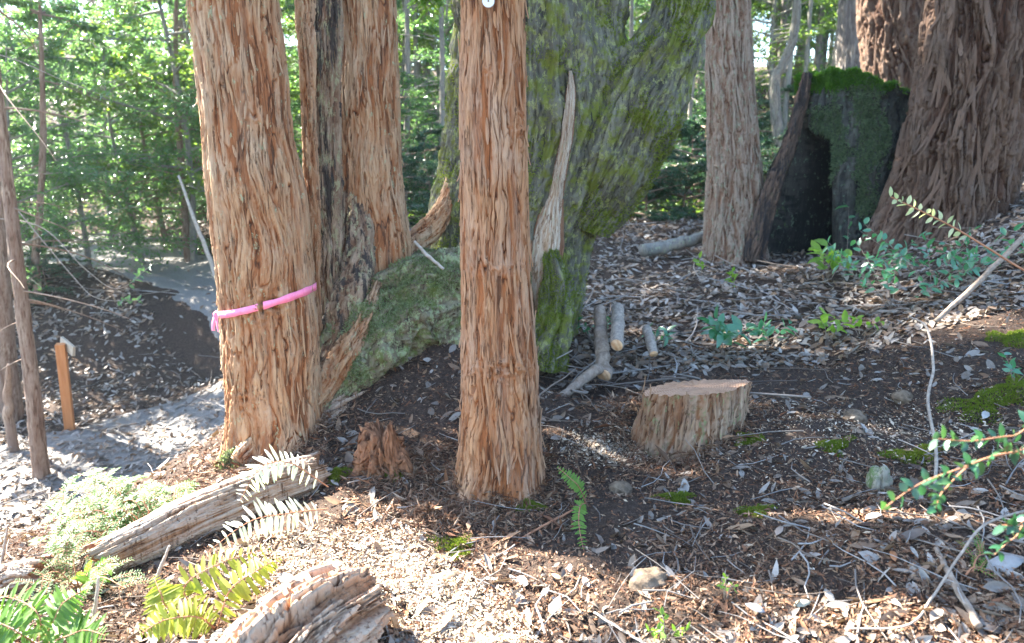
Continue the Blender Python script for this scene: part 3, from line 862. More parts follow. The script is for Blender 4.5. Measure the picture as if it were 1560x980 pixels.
P, r = trunk_profile([(-40, 1312, 1424), (0, 1314, 1424), (110, 1318, 1426), (250, 1318, 1430), (330, 1310, 1440)], 12.5, 22, step=.03)
o_ = thing('redwood_tree', 'wide shaded redwood trunk standing directly behind the moss topped burnt stump', 'tree', (P[0, 0], P[0, 1], gz1(P[0, 0], P[0, 1])))
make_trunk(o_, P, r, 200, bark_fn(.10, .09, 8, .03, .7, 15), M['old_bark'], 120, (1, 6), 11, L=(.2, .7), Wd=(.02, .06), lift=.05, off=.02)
tall_crown(o_, P, 9, 22, 3, 10, .7)

P, r = trunk_profile([(-40, 1279, 1317), (0, 1280, 1317), (110, 1276, 1315), (260, 1272, 1318)], 15.5, 24, step=.06)
o_ = thing('redwood_tree', 'bluish grey trunk to the left of the wide trunk behind the burnt stump', 'tree', (P[0, 0], P[0, 1], gz1(P[0, 0], P[0, 1])))
make_trunk(o_, P, r, 96, bark_fn(.10, .05, 8, 0, .5, 16), M['far_trunk'])
tall_crown(o_, P, 9, 24, 2.6, 11, .8)

# burnt mossy stump
st = thing('burnt_stump', 'big hollow charred redwood stump with a bright moss cap and hanging moss', 'stump', G(1270, 388))
Ys = 8.75
Pst, rst = rows_from_px([(108, 1222, 1412), (140, 1218, 1412), (200, 1205, 1408), (270, 1178, 1402), (330, 1160, 1398), (385, 1148, 1400), (420, 1140, 1402)], Ys)
z = np.linspace(Pst[0, 2] - .2, Pst[-1, 2], 190)
P = np.stack([np.interp(z, Pst[:, 2], Pst[:, 0]), np.full(190, Ys), z], -1); r = np.interp(z, Pst[:, 2], rst)
b_ = bark_fn(.07, .05, 7, 0, .7, 17)
nt_ = 300
def stump_disp(ct, st_, s, Rr):
    d, h = b_(ct, st_, s, Rr)
    a = np.arctan2(st_, ct)                       # 0 faces the camera, + to the right
    zr = s / s.max()
    d = d + .10 * fbm(ct * 1.5 + 40, st_ * 1.5, s * 1.6, 3)
    # open burn hollow, widest at the ground, left of centre, and a second narrow one
    cav = np.exp(-((a + .92 + .05 * zr) / (.66 * (1.02 - zr) + .05)) ** 6) * sst(.76, .62, zr)
    cav2 = np.exp(-((a - .50) / (.26 * (1.0 - zr))) ** 4) * sst(.52, .36, zr)
    d = d - Rr * (.82 * cav + .5 * cav2)
    h = h * np.clip(1 - 1.6 * np.maximum(cav, cav2), 0, 1)
    return d, h
V, f, h = sweep(P, r, nt_, stump_disp, flat=True, caps=False, yscale=.8)
# broken rim
ii = np.arange(len(V)); top = ii >= nt_ * 160
Vt = V.copy(); k = sst(160, 190, ii // nt_)
an = np.arctan2(V[:, 0] - P[-1, 0], -(V[:, 1] - Ys))
Vt[:, 2] += k * (-.17 + .10 * perlin(an * 2.2, 1.5, 0.) + .07 * perlin(an * 7, 2.5, 0.) - .12 * np.sin(an + .2))
Vt[:, 1] = np.where(True, Vt[:, 1], 0)
V = Vt
mbs = MB().add(V, f, h)
# inner dark wall and top
cen = np.array([P[-1, 0], Ys, P[-1, 2] - .17])
rim = V[-nt_:]
inn = cen + (rim - cen) * [.78, .78, 1] - [0, 0, .02]; low = cen + (rim - cen) * [.6, .6, 1] - [0, 0, .35]
cc = cen - [0, 0, .45]
VV = np.vstack([rim + [0, 0, .001], inn, low, cc]); i_ = np.arange(nt_); j_ = np.roll(i_, -1)
mbs.add(VV, [np.concatenate([np.stack([i_, j_, j_ + nt_, i_ + nt_], -1), np.stack([i_ + nt_, j_ + nt_, j_ + 2 * nt_, i_ + 2 * nt_], -1)]), np.stack([i_ + 2 * nt_, j_ + 2 * nt_, np.full(nt_, 3 * nt_)], -1)], np.full(len(VV), .4))
mbs.build('body', M['stump_dark'], st)
mb = MB()
topF = np.concatenate([np.stack([i_, j_, j_ + nt_, i_ + nt_], -1)])
Vm, fm = tufts_on(VV, topF, 9000, .04, 8, None, .5); mb.add(Vm, fm)
def capmask(c, n):
    return (sst(-.10, .06, c[:, 2] - cen[2] + .10 * fbm(c[:, 0] * 4, c[:, 1] * 4, 2., 2)) * (n[:, 1] < .5)) + 1e-9
Vm, fm = tufts_on(V, f[0], 12000, .05, 9, capmask, .6); mb.add(Vm, fm)
mb.build('moss_cap', M['moss_d'], st)
mb = MB()
def hangmask(c, n):
    k_ = fbm(c[:, 0] * 2.2 + 3, c[:, 1] * 2, c[:, 2] * .9, 3)
    zz = (c[:, 2] - P[0, 2]) / (cen[2] - P[0, 2])
    dep = (c[:, 1] < Ys - .35 * .8)
    rr_c = np.hypot(c[:, 0] - np.interp(c[:, 2], P[:, 2], P[:, 0]), (c[:, 1] - Ys) / .8) / np.interp(c[:, 2], P[:, 2], r)
    return sst(.84, .92, rr_c) * sst(.10, .22, k_) * (n[:, 1] < .2) * dep * sst(.2, .5, zz) + 1e-9
Vm, fm = tufts_on(V, f[0], 14000, .045, 10, hangmask, -.4); mb.add(Vm, fm)
mb.build('hanging_moss', leaf_mat('hanging_moss', [(.09, .14, .07), (.15, .19, .11), (.05, .085, .04)], .2, .9, .1), st)
# leaning slab of bark on its left side
pts = smooth_path([W(1232, 112, 8.5), W(1212, 190, 8.45), W(1184, 270, 8.35), W(1162, 330, 8.3), W(1146, 400, 8.25)], 120)
V, f, h = sweep(pts, np.interp(np.linspace(0, 1, 120), [0, .5, 1], [.05, .09, .11]), 70, bark_fn(.05, .04, 12, 0, .6, 18))
MB().add(V, f, h).build('bark_slab', M['slab'], st)

# ------------------------------------------------------------------ foreground cut stump
Pst, rst = rows_from_px([(590, 984, 1136), (620, 978, 1132), (660, 968, 1122), (690, 958, 1112), (715, 948, 1110)], 3.72)
z = np.linspace(Pst[0, 2] - .15, Pst[-1, 2], 110)
P = np.stack([np.interp(z, Pst[:, 2], Pst[:, 0]), np.full(110, 3.72), z], -1); r = np.interp(z, Pst[:, 2], rst)
fs_ = thing('cut_stump', 'freshly sawn low redwood stump with a pale orange flat top', 'stump', (P[0, 0], P[0, 1], gz1(P[0, 0], P[0, 1])))
bfn = bark_fn(.05, .022, 7, 0, .7, 20)
def lob(ct, st_, s, Rr):
    d, h = bfn(ct, st_, s, Rr); a = np.arctan2(st_, ct)
    return d + Rr * .06 * np.sin(a * 4 + 1), h
V, f, h = sweep(P, r, 240, lob, flat=True, caps=False, yscale=.85)
# tilted saw cut
V[:, 2] += sst(60, 109, np.arange(len(V)) // 240) * ((V[:, 0] - P[-1, 0]) * .11 - (V[:, 1] - 3.72) * .16 + .012 * perlin(V[:, 0] * 30, V[:, 1] * 30, 0.))
mbb = MB().add(V, f, h); flakes(mbb, P, r, 70, (.1, .36), 12, L=(.04, .12))
mbb.build('body', bark_mat('stump_bark', (.05, .020, .010), (.24, .105, .048), (.34, .21, .125), lichen=.12, lichen_c=(.2, .23, .1), moss=.10), fs_)
rim = V[-240:]; cen = rim.mean(0)
ks = np.linspace(1, 0.02, 10)
VV = np.vstack([cen + (rim - cen) * [k, k, k] + [0, 0, .001 if k < 1 else 0] for k in ks])
VV[:, 2] += .004 * perlin(VV[:, 0] * 40, VV[:, 1] * 8, 1.) * np.repeat(ks < .95, 240)
i_ = np.arange(240); j_ = np.roll(i_, -1)
o = MB().add(VV, [np.concatenate([np.stack([i_ + 240 * k, j_ + 240 * k, j_ + 240 * (k + 1), i_ + 240 * (k + 1)], -1) for k in range(9)])]).build('cut_face', M['cut_red'], fs_)

# ------------------------------------------------------------------ logs, stubs, rocks
def log(name, label, pts, rad, mat, seed, n=160, nt=140, w=.03, amp=.018, an=9, endmat=None, cat='log', warp=.6):
    P = smooth_path(pts, n); r = np.interp(np.linspace(0, 1, n), np.linspace(0, 1, len(rad)), rad)
    lo = thing(name, label, cat, (P[n // 2, 0], P[n // 2, 1], P[n // 2, 2] - r[n // 2]))
    V, f, h = sweep(P, r, nt, bark_fn(w, amp, an, 0, warp, seed, lump=.08), caps=False)
    Tn = np.gradient(P, axis=0); Tn /= np.linalg.norm(Tn, axis=1)[:, None]
    ri = np.arange(n * nt) // nt; ai = (np.arange(n * nt) % nt) / nt * 6.283
    wd_ = sst(.90, 1, ri / (n - 1)) + sst(.10, 0, ri / (n - 1))
    V = V + Tn[ri] * (wd_ * .06 * (perlin(np.cos(ai) * 2.5 + seed, np.sin(ai) * 2.5, ri / n * 2.) + .5 * perlin(np.cos(ai) * 9, np.sin(ai) * 9 + seed, 0.)))[:, None]
    MB().add(V, f, h).build('bark', mat, lo)
    for e, rg in ((0, V[:nt]), (1, V[-nt:])):
        c = rg.mean(0); i_ = np.arange(nt); j_ = np.roll(i_, -1)
        mid_ = c + (rg - c) * .5
        VV = np.vstack([rg, mid_, c])
        F1 = np.stack([i_, j_, j_ + nt, i_ + nt], -1); F2 = np.stack([i_ + nt, j_ + nt, np.full(nt, 2 * nt)], -1)
        if e == 0: F1, F2 = F1[:, ::-1], F2[:, ::-1]
        VV[:, :] += .006 * np.stack([perlin(VV[:, 0] * 40, VV[:, 1] * 40, VV[:, 2] * 40 + k) for k in range(3)], -1) * (np.arange(len(VV)) >= nt)[:, None]
        MB().add(VV, [F1, F2]).build('cut_end', endmat or M['rot'], lo)
    return lo


g1, g2 = G(478, 735), G(150, 868)
log('fallen_log', 'long weathered grey log lying at the left below the ribbon tree, its upper side sunlit',
    [W(486, 716, 3.45), W(390, 750, 3.25), W(270, 802, 3.0), W(150, 857, 2.82)], [.085, .102, .098, .078], M['log_bark'], 21, 320, 240, .026, .014, 24)
log('log_end', 'reddish end of a log poking in at the left edge', [W(70, 868, 2.75), W(20, 880, 2.75), W(-60, 900, 2.7)], [.055, .06, .06], M['log_bark'], 22)
log('log_chunk', 'short split redwood log at the bottom left with deep pale grooves', [W(545, 925, 2.30), W(490, 960, 2.16), W(430, 1010, 2.02), W(370, 1075, 1.85)], [.14, .17, .175, .17], M['chunk'], 23, 300, 340, .045, .06, 13, M['rot'], warp=.3)



def rough_blob(name, label, cat, c, rx, ry, rz, mat, seed, amp=.2, sub=48, group=None):
    th = np.linspace(0, np.pi, sub // 2); ph = np.linspace(0, 2 * np.pi, sub, endpoint=False)
    T_, P_ = np.meshgrid(th, ph, indexing='ij')
    x, y, z = np.sin(T_) * np.cos(P_), np.sin(T_) * np.sin(P_), np.cos(T_)
    k = 1 + amp * fbm(x * 1.3 + seed * 3.7, y * 1.3, z * 1.3, 4) * 1.6
    k = np.minimum(k, 1 + amp * .25)
    V = np.stack([c[0] + x * rx * k, c[1] + y * ry * k, c[2] + z * rz * k], -1).reshape(-1, 3)
    n, m_ = T_.shape; ii = np.arange(n * m_).reshape(n, m_); j = np.roll(ii, -1, 1)
    F = np.stack([ii[:-1], ii[1:], j[1:], j[:-1]], -1).reshape(-1, 4)
    o = MB().add(V, [F]).build(name, mat)
    return tag(o, label, cat, group)


for px, py, s_, lab in [(1300, 634, .058, 'pale brown rounded rock sitting in the sunlit strip on the right'),
                        (1374, 602, .045, 'flat topped tan rock further back right of the rounded pale rock'),
                        (990, 885, .062, 'half buried earthy rock in the foreground below the cut stump'),
                        (945, 742, .045, 'pointed pale stub of rock just left below the cut stump'),
                        (685, 880, .038, 'small pinkish stone at the upper edge of the bright sawdust strip')]:
    g = G(px, py + s_ * 150)
    rough_blob('rock', lab, 'rock', g + [0, 0, s_ * .16], s_ * 1.15, s_, s_ * .85, M['rock'], px % 17, .35)
g = G(1338, 745, 1.5)  # curled mossy leaf chunk, modelled as a rock
rough_blob('rock', 'upright curled mossy leaf chunk, shaped as a rock, beside the huckleberry spray on the right', 'rock', g + [0, 0, .03], .048, .045, .075,
           bark_mat('mossy_leaf_chunk', (.12, .1, .07), (.22, .19, .13), (.34, .3, .22), moss=.5, moss_c=(.09, .14, .04)), 5, .35)

# rotten red stub left of the central redwood
Pst, rst = rows_from_px([(662, 558, 604), (680, 557, 612), (710, 554, 622), (735, 548, 634)], 3.45)
z = np.linspace(Pst[0, 2] - .1, Pst[-1, 2], 60)
P = np.stack([np.interp(z, Pst[:, 2], Pst[:, 0]), np.full(60, 3.45), z], -1); r = np.interp(z, Pst[:, 2], rst)
V, f, h = sweep(P, r, 110, bark_fn(.030, .050, 6, 0, .6, 25, lump=.4), flat=True)
V[:, 2] += sst(30, 59, np.arange(len(V)) // 110) * .16 * perlin(V[:, 0] * 17, V[:, 1] * 17, 0.)
rs_ = thing('rotten_stub', 'crumbling orange red rotten stub between the ribbon tree and the central redwood', 'stump', (P[0, 0], P[0, 1], gz1(P[0, 0], P[0, 1])))
MB().add(V, f, h).build('wood', M['rot'], rs_)

# moss cushions
def moss_patch(px, py, rx, ry, rz, lab, mat='moss', n=2600, L=.014):
    g = G(px, py)
    r = np.random.default_rng(px)
    a = r.uniform(0, 6.283, n); q = np.sqrt(r.uniform(0, 1, n))
    edge = 1 + .35 * np.sin(a * 3 + px) + .2 * np.sin(a * 7)
    x, y = g[0] + np.cos(a) * q * rx * edge, g[1] + np.sin(a) * q * ry * edge
    P = np.stack([x, y, gz(x, y) + rz * (1 - q ** 2) * (.7 + .3 * perlin(x * 40, y * 40, 1.)) - .003], -1)
    D = unit(np.stack([np.cos(a) * q * .5, np.sin(a) * q * .5, np.full(n, .8)], -1) + r.normal(0, .4, (n, 3)))
    V, f = leaves(P, D, unit(r.normal(size=(n, 3))), r.uniform(.6, 1.3, n) * L, L * .3)
    o = MB().add(V, f).build('moss_patch', M[mat])
    tag(o, lab, 'moss')


for a in [(516, 728, .05, .05, .05, 'yellow green moss clump against the left side of the rotten stub'),
          (602, 725, .05, .04, .04, 'bright rounded moss cushion at the foot of the rotten stub'),
          (690, 838, .085, .08, .02, 'broad yellowish moss patch on the slope below the central redwood'),
          (806, 774, .055, .04, .025, 'small green moss cushion right at the foot of the central redwood'),
          (1030, 762, .07, .05, .025, 'mossy hummock directly below the cut stump'),
          (1140, 672, .06, .05, .02, 'moss patch beside the right side of the cut stump'),
          (1150, 780, .07, .06, .015, 'thin green moss trail in the dark soil right of the centre'),
          (1395, 695, .12, .07, .015, 'sunlit moss mat behind the huckleberry spray'),
          (1490, 625, .16, .12, .03, 'large bright moss mat near the right edge'),
          (1545, 600, .12, .12, .03, 'moss mat cut off by the right edge'),
          (1270, 680, .07, .06, .012, 'faint moss film on the lit soil below the rounded pale rock'),
          (1540, 520, .10, .10, .03, 'moss tuft on the slope at the right edge above the moss mats')]:
    moss_patch(*a)

# ------------------------------------------------------------------ litter on the ground (nobody could count it)
def scatter(n, y0, y1, seed, power=1.6, xl=None):
    r = np.random.default_rng(seed)
    t = r.uniform(0, 1, n); k = 1 - power
    Y = (y0 ** k + t * (y1 ** k - y0 ** k)) ** (1 / k)
    X = r.uniform(-1, 1, n) * (.85 * Y + 1.2)
    return X, Y, r


def gnormal(X, Y):
    e = .03
    dzx = (gz(X + e, Y) - gz(X - e, Y)) / (2 * e); dzy = (gz(X, Y + e) - gz(X, Y - e)) / (2 * e)
    return unit(np.stack([-dzx, -dzy, np.ones_like(dzx)], -1))


def litter(n, y0, y1, seed, L, wr, kind, mat, name, power=1.6, lift=.012, tilt=.3, curl=(-.15, .3), keep=None):
    X, Y, r = scatter(n, y0, y1, seed, power)
    if keep is not None:
        k = r.uniform(0, 1, n) < keep(X, Y); X, Y = X[k], Y[k]; n = len(X)
    N = unit(gnormal(X, Y) + r.normal(0, tilt, (n, 3)))
    a = r.uniform(0, 6.283, n)
    D = np.stack([np.cos(a), np.sin(a), np.zeros(n)], -1); D = unit(D - N * (D * N).sum(1)[:, None])
    l_ = r.uniform(*L, n) if isinstance(L, tuple) else L(r, Y, n)
    P = np.stack([X, Y, gz(X, Y) + r.uniform(.002, lift, n) + .022 * sst(4.8, 6, Y)], -1) - D * l_[:, None] * .5
    V, f = leaves(P, D, N, l_, l_ * r.uniform(*wr, n), kind, r.uniform(*curl, n), r.uniform(-.1, .3, n))
    return MB().add(V, f), mat, name


_up = np.array([G(*q)[:2] for q in ((455, 452), (330, 436), (230, 412), (150, 388), (90, 366))])
_upd = smooth_path(np.c_[_up, np.zeros(5)], 80)[:, :2]


def left_side(X, Y):  # the trail keeps its litter thinner, the bank gets more
    d = np.full(X.shape, 9.0)
    m_ = (X < 0) & (Y > 9)
    d[m_] = np.sqrt(((np.stack([X[m_], Y[m_]], -1)[:, None] - _upd[None]) ** 2).sum(-1)).min(1)
    return np.where(d < 1.35, .04, np.where((X < -.28 * Y) & (Y > 10.5), .6, 1.0))


# patchiness so that bare dark soil shows round the central redwood
def patch(X, Y):
    p = sst(-.25, .2, fbm(X * 1.1 + 3, Y * 1.1, 4., 3))
    near = np.exp(-((X - .5) ** 2 / 1.2 + (Y - 2.8) ** 2 / .6))
    return np.clip(.25 + .75 * p - .55 * near, 0.05, 1)


mb, m_, nm = litter(12000, 1.5, 5, 101, lambda r, Y, n: np.clip(r.lognormal(-2.85, .38, n), .02, .11), (.24, .46), 'oval', M['litter'], 'leaf_litter', keep=patch, tilt=.42, curl=(-.35, .5))
m2, *_ = litter(33000, 4.6, 12, 102, (.05, .10), (.3, .42), 'oval', None, '', keep=left_side)
m3, *_ = litter(33000, 10, 34, 103, (.07, .14), (.3, .45), 'diamond', None, '', keep=left_side, power=1.3)
for q in (m2, m3):
    for Vq, aq in zip(q.V, q.A): mb.V.append(Vq); mb.A.append(aq)
    mb.F3 += [f + mb.n for f in q.F3]; mb.F4 += [f + mb.n for f in q.F4]; mb.n += q.n
tag(mb.build('leaf_litter', M['litter']), 'dry grey and tan fallen leaves covering the forest floor', 'leaf litter', kind='stuff')
def shredkeep(X, Y): return np.clip(sst(-.35, .15, fbm(X * 1.6 + 13, Y * 1.6, 8., 3)) + .25, 0, 1)
mb, *_ = litter(270000, 1.5, 5.5, 104, lambda r, Y, n: r.lognormal(-4.1, .5, n), (.10, .35), 'diamond', None, '', lift=.016, tilt=.6, keep=shredkeep, power=1.9)
rr_ = np.random.default_rng(77)
for cx, cy, r0, r1, n in [(central_P[0, 0], 3.3, .17, .50, 9000), (-1.30, 3.9, .25, .6, 5000), (1.0 * (1030 - 780) / F_PX * 3.9, 3.72, .26, .55, 5000), (-.58, 3.45, .06, .3, 3500), (-.35, 2.95, .0, .45, 5000)]:
    a = rr_.uniform(0, 6.283, n); q = r0 + (r1 - r0) * rr_.uniform(0, 1, n) ** 1.8
    X, Y = cx + np.cos(a) * q, cy + np.sin(a) * q
    Z = gz(X, Y) + .055 * np.exp(-(q - r0) / .08) * rr_.uniform(0, 1, n) + rr_.uniform(0, .015, n)
    D = unit(np.stack([rr_.normal(size=n), rr_.normal(size=n), rr_.normal(0, .5, n)], -1))
    l_ = rr_.lognormal(-3.7, .5, n)
    V, f = leaves(np.stack([X, Y, Z], -1), D, unit(rr_.normal(size=(n, 3)) + [0, 0, 1]), l_, l_ * rr_.uniform(.06, .25, n), 'diamond', rr_.uniform(-.3, .3, n), .1)
    mb.add(V, f)
tag(mb.build('bark_shreds', M['shred']), 'red brown shredded bark and duff over the near ground', 'duff', kind='stuff')
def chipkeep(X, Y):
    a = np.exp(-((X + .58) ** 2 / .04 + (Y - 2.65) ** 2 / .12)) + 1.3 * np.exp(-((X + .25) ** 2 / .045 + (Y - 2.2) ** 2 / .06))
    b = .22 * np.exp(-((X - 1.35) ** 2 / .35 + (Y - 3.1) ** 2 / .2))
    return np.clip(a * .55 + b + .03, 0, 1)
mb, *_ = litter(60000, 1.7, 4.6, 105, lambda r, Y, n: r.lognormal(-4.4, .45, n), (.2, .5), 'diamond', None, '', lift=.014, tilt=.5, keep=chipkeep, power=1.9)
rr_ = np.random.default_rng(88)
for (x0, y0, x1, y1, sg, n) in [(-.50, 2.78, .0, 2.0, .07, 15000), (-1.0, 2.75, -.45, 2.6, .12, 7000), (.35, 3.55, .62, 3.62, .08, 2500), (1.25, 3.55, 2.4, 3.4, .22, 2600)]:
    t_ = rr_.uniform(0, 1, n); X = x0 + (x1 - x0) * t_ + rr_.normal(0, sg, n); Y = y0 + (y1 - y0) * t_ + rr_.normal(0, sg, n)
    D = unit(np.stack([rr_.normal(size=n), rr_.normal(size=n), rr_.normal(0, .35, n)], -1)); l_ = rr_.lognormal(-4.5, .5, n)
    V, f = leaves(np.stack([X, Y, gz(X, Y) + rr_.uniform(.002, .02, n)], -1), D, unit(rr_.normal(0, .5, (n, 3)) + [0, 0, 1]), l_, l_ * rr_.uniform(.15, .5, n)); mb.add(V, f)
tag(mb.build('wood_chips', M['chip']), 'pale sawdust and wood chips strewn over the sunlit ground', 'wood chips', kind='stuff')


def twig_field(n, y0, y1, seed, Lr, rad, keep=None, power=1.6, up=.12):
    X, Y, r = scatter(n, y0, y1, seed, power)
    if keep is not None:
        k = r.uniform(0, 1, n) < keep(X, Y); X, Y = X[k], Y[k]; n = len(X)
    mb = MB(); Z = gz(X, Y)
    for i in range(n):
        l_ = r.uniform(*Lr); a = r.uniform(0, 6.283); e = r.normal(0, up)
        d = np.array([math.cos(a), math.sin(a), e])
        k = np.linspace(-.5, .5, 5)[:, None]
        s = np.array([-d[1], d[0], .2])
        P = np.array([X[i], Y[i], Z[i] + .012 + abs(e) * l_ * .4]) + d * k * l_ + s * (np.sin(k * r.uniform(2, 7) + r.uniform(0, 6)) * .06 * l_)
        P[:, 2] = np.maximum(P[:, 2], gz(P[:, 0], P[:, 1]) - .004)
        V, f, h = sweep(P, np.linspace(1, .5, 5) * r.uniform(*rad), 5, caps=False); mb.add(V, f, h)
    return mb


mb = twig_field(1000, 1.5, 6, 201, (.08, .35), (.0015, .004))
q = twig_field(560, 5, 12, 202, (.2, .9), (.003, .008)); 
for src in (q, twig_field(520, 3.9, 6.5, 203, (.2, .8), (.003, .010), keep=lambda X, Y: np.exp(-((X - .55) ** 2 / .35 + (Y - 4.8) ** 2 / .6)) * 1.2, up=.3)):
    for Vq, aq in zip(src.V, src.A): mb.V.append(Vq); mb.A.append(aq)
    mb.F4 += [f + mb.n for f in src.F4]; mb.n += src.n
tag(mb.build('fallen_twigs', M['twigs']), 'thin dead twigs scattered over the leaf litter', 'twigs', kind='stuff')

# ------------------------------------------------------------------ cut branches and sticks that can be told apart
def stick(name, label, cat, pts, rad, mat, ends=None, n=60, nt=20, amp=.12):
    P = smooth_path(pts, n); r = np.interp(np.linspace(0, 1, n), np.linspace(0, 1, len(rad)), rad)
    P = P + np.stack([perlin(np.linspace(0, 9, n), k * 7.7, pts[0][0] * 10) for k in range(3)], -1) * r[:, None] * amp * 3
    t = thing(name, label, cat, P[n // 2])
    fn = lambda ct, st, s, Rr: (Rr * amp * fbm(ct * 2, st * 2, s * 20, 2), .6)
    V, f, h = sweep(P, r, nt, fn, caps=True); MB().add(V, f, h).build('bark', mat, t)
    if ends is not None:
        for e in ends:
            c = P[e]; d = unit(P[e] - P[1 if e == 0 else -2])
            Vc, fc, hc = sweep(np.array([c - d * .002, c + d * .004]), [r[e] * .96, r[e] * .9], nt); MB().add(Vc, fc, hc).build('cut_end', M['cut_end'], t)
    return t


stick('cut_branch', 'grey cut branch pointing at the viewer with a round orange sawn end', 'branch', [W(941, 470, 5.0), W(941, 500, 4.7), W(940, 528, 4.45)], [.040, .042, .040], M['stick'], [-1])
stick('cut_branch', 'grey upright cut branch left of the orange ended one', 'branch', [W(914, 470, 5.0), W(916, 520, 4.75), W(920, 572, 4.5)], [.04, .045, .045], M['twig'], [-1])
stick('cut_branch', 'short cut branch right of the orange ended one, half under green leaves', 'branch', [W(985, 500, 4.9), W(991, 520, 4.7), W(996, 540, 4.55)], [.030, .030, .028], M['stick'], [-1])
stick('branch', 'brown broken branch slanting down left below the cut branches', 'branch', [W(915, 560, 4.5), W(880, 585, 4.35), W(845, 612, 4.2)], [.035, .03, .018], M['twig'])
stick('branch', 'grey fallen limb behind, right of the mossy tree', 'branch', [W(980, 385, 8.6), W(1030, 372, 8.8), W(1090, 355, 9)], [.075, .07, .06], M['grey_trunk'])
stick('stick', 'long straight dead stick leaning up the slope at the right', 'stick', [W(1425, 490, 4.6), W(1490, 430, 4.7), W(1575, 345, 4.8)], [.014, .017, .016], M['twig'])
stick('stick', 'thin pale wavy stick standing upright right of the rounded rock', 'stick', [W(1385, 482, 3.4), W(1412, 500, 3.25), W(1422, 560, 3.1), W(1414, 610, 3.0), W(1426, 690, 2.85), W(1424, 750, 2.75)], [.003, .005, .006, .006, .007, .007], M['stick'])
stick('stick', 'curved grey twig arching over the leaves in the lower right corner', 'stick', [G(1285, 968) + [0, 0, .02], G(1380, 968) + [0, 0, .03], W(1420, 910, 1.98), W(1460, 850, 2.05), W(1500, 800, 2.1), W(1570, 775, 2.15)], [.002, .003, .0038, .0038, .0038, .0038], M['stick'])
stick('stick', 'thick dark stick running off the bottom edge at the lower right', 'stick', [G(1425, 845) + [0, 0, .02], G(1450, 900) + [0, 0, .025], G(1490, 970) + [0, 0, .03]], [.008, .010, .011], M['twig'])
stick('stick', 'thin pale stick lying in the foreground at the bottom centre', 'stick', [G(905, 938) + [0, 0, .01], G(960, 975) + [0, 0, .015], G(1000, 1000) + [0, 0, .02]], [.004, .004, .003], M['pale_twig'])
stick('stick', 'tan stick lying across the soil below the central redwood', 'stick', [G(790, 828) + [0, 0, .015], G(835, 805) + [0, 0, .02], G(872, 785) + [0, 0, .02]], [.003, .005, .004], M['red_twig'])
stick('stick', 'pale stripped stick lying on the root crown between the trunks', 'stick', [W(632, 368, 4.5), W(650, 388, 4.42), W(676, 410, 4.38)], [.008, .011, .008], M['pale_twig'])
for a, b, lab in [((0, 860), (12, 800), 'blond splintered stick standing at the left edge'), ((137, 975), (150, 880), 'upright tan stem in front of the long log at the bottom left'), ((225, 840), (206, 832), 'short sawn peg beside the long log'), ((232, 890), (258, 832), 'thin leaning peg in front of the long log')]:
    g = G(*a); t_ = W(b[0], b[1], g[1] - .02)
    stick('stick', lab, 'stick', [g - [0, 0, .02], (g + t_) / 2 + [.004, 0, 0], t_], [.007, .007, .004], M['pale_twig'])

# prominent single leaves on the foreground floor
for px, py, l_, ang, col, lab in [
    (1263, 920, .062, 1.65, (.45, .40, .33), 'oval pale grey leaf standing nearly upright at the lower right'),
    (848, 888, .045, 2.5, (.55, .35, .16), 'small golden orange leaf on the soil at the bottom centre'),
    (1186, 818, .065, 1.0, (.42, .30, .22), 'pinkish brown curled leaf right of the centre'),
    (1360, 858, .055, 1.4, (.36, .15, .06), 'rust red leaf standing among grey leaves at the lower right'),
    (1062, 682, .060, 2.4, (.48, .33, .20), 'tan leaf leaning against the foot of the cut stump'),
    (1150, 938, .062, 2.6, (.36, .34, .33), 'blue grey leaf near the bottom edge right of the centre'),
    (1222, 930, .060, .1, (.42, .39, .28), 'pale yellowish leaf lying flat beside the nearly upright one'),
    (868, 876, .045, 1.5, (.30, .29, .29), 'dark grey leaf next to the golden orange leaf'),
    (1330, 796, .075, .3, (.44, .42, .39), 'large pale crumpled leaf under the huckleberry spray'),
    (1500, 640, .09, .9, (.5, .46, .40), 'broad light leaf in the sun at the right edge'),
    (1530, 870, .14, .2, (.36, .33, .30), 'very large ribbed grey leaf at the right edge of the foreground'),
    (830, 912, .05, 1.0, (.48, .42, .36), 'cream leaf left of the bottom centre')]:
    g = G(px, py)
    D = np.array([[math.cos(ang), math.sin(ang) * .8, .25]]); N = unit(gnormal(g[:1], g[1:2]) + [[.1, -.5, 0]])
    V, f = leaves([g + [0, 0, .025] - D[0] * l_ * .5], D, N, l_, l_ * .40, 'oval', .12, .15)
    m = leaf_mat('single_leaf', [col, tuple(x * .9 for x in col)], .1, .5, .4, (.3, .2, .1))
    o = MB().add(V, f).build('fallen_leaf', m); tag(o, lab, 'leaf')
    sol = o.modifiers.new('thickness', 'SOLIDIFY'); sol.thickness = .0012

# ------------------------------------------------------------------ plants
def frond(mb, st, pts, npin, L, wr=.2, taper=True, n3=None, droop=.2, both=True, ang=.25):
    P = smooth_path(pts, 40); T, N, B = frames(P)
    V, f, h = sweep(P, np.linspace(.0028, .0008, 40), 5, caps=False); st.add(V, f, h)
    t = np.linspace(.12, 1, npin); i = (t * 39).astype(int)
    env = np.sin(np.clip(t, 0, 1) * np.pi * .93 + .12) ** .7 if taper else np.ones(npin)
    nrm = np.array(n3 if n3 is not None else [0, -.6, .8]); nrm = nrm / np.linalg.norm(nrm)
    for sg in (-1, 1):
        side = unit(np.cross(T[i], nrm)) * sg
        D = unit(side + T[i] * ang + rng.normal(0, .13, (npin, 3)) - np.array([0, 0, droop]))
        V, f = leaves(P[i], D, unit(nrm + rng.normal(0, .12, (npin, 3))), np.maximum(env, .12) * L * rng.uniform(.75, 1.12, npin), np.maximum(env, .3) * L * wr, 'pinna', rng.uniform(-.05, .4, npin), rng.uniform(0, .25, npin))
        mb.add(V, f)


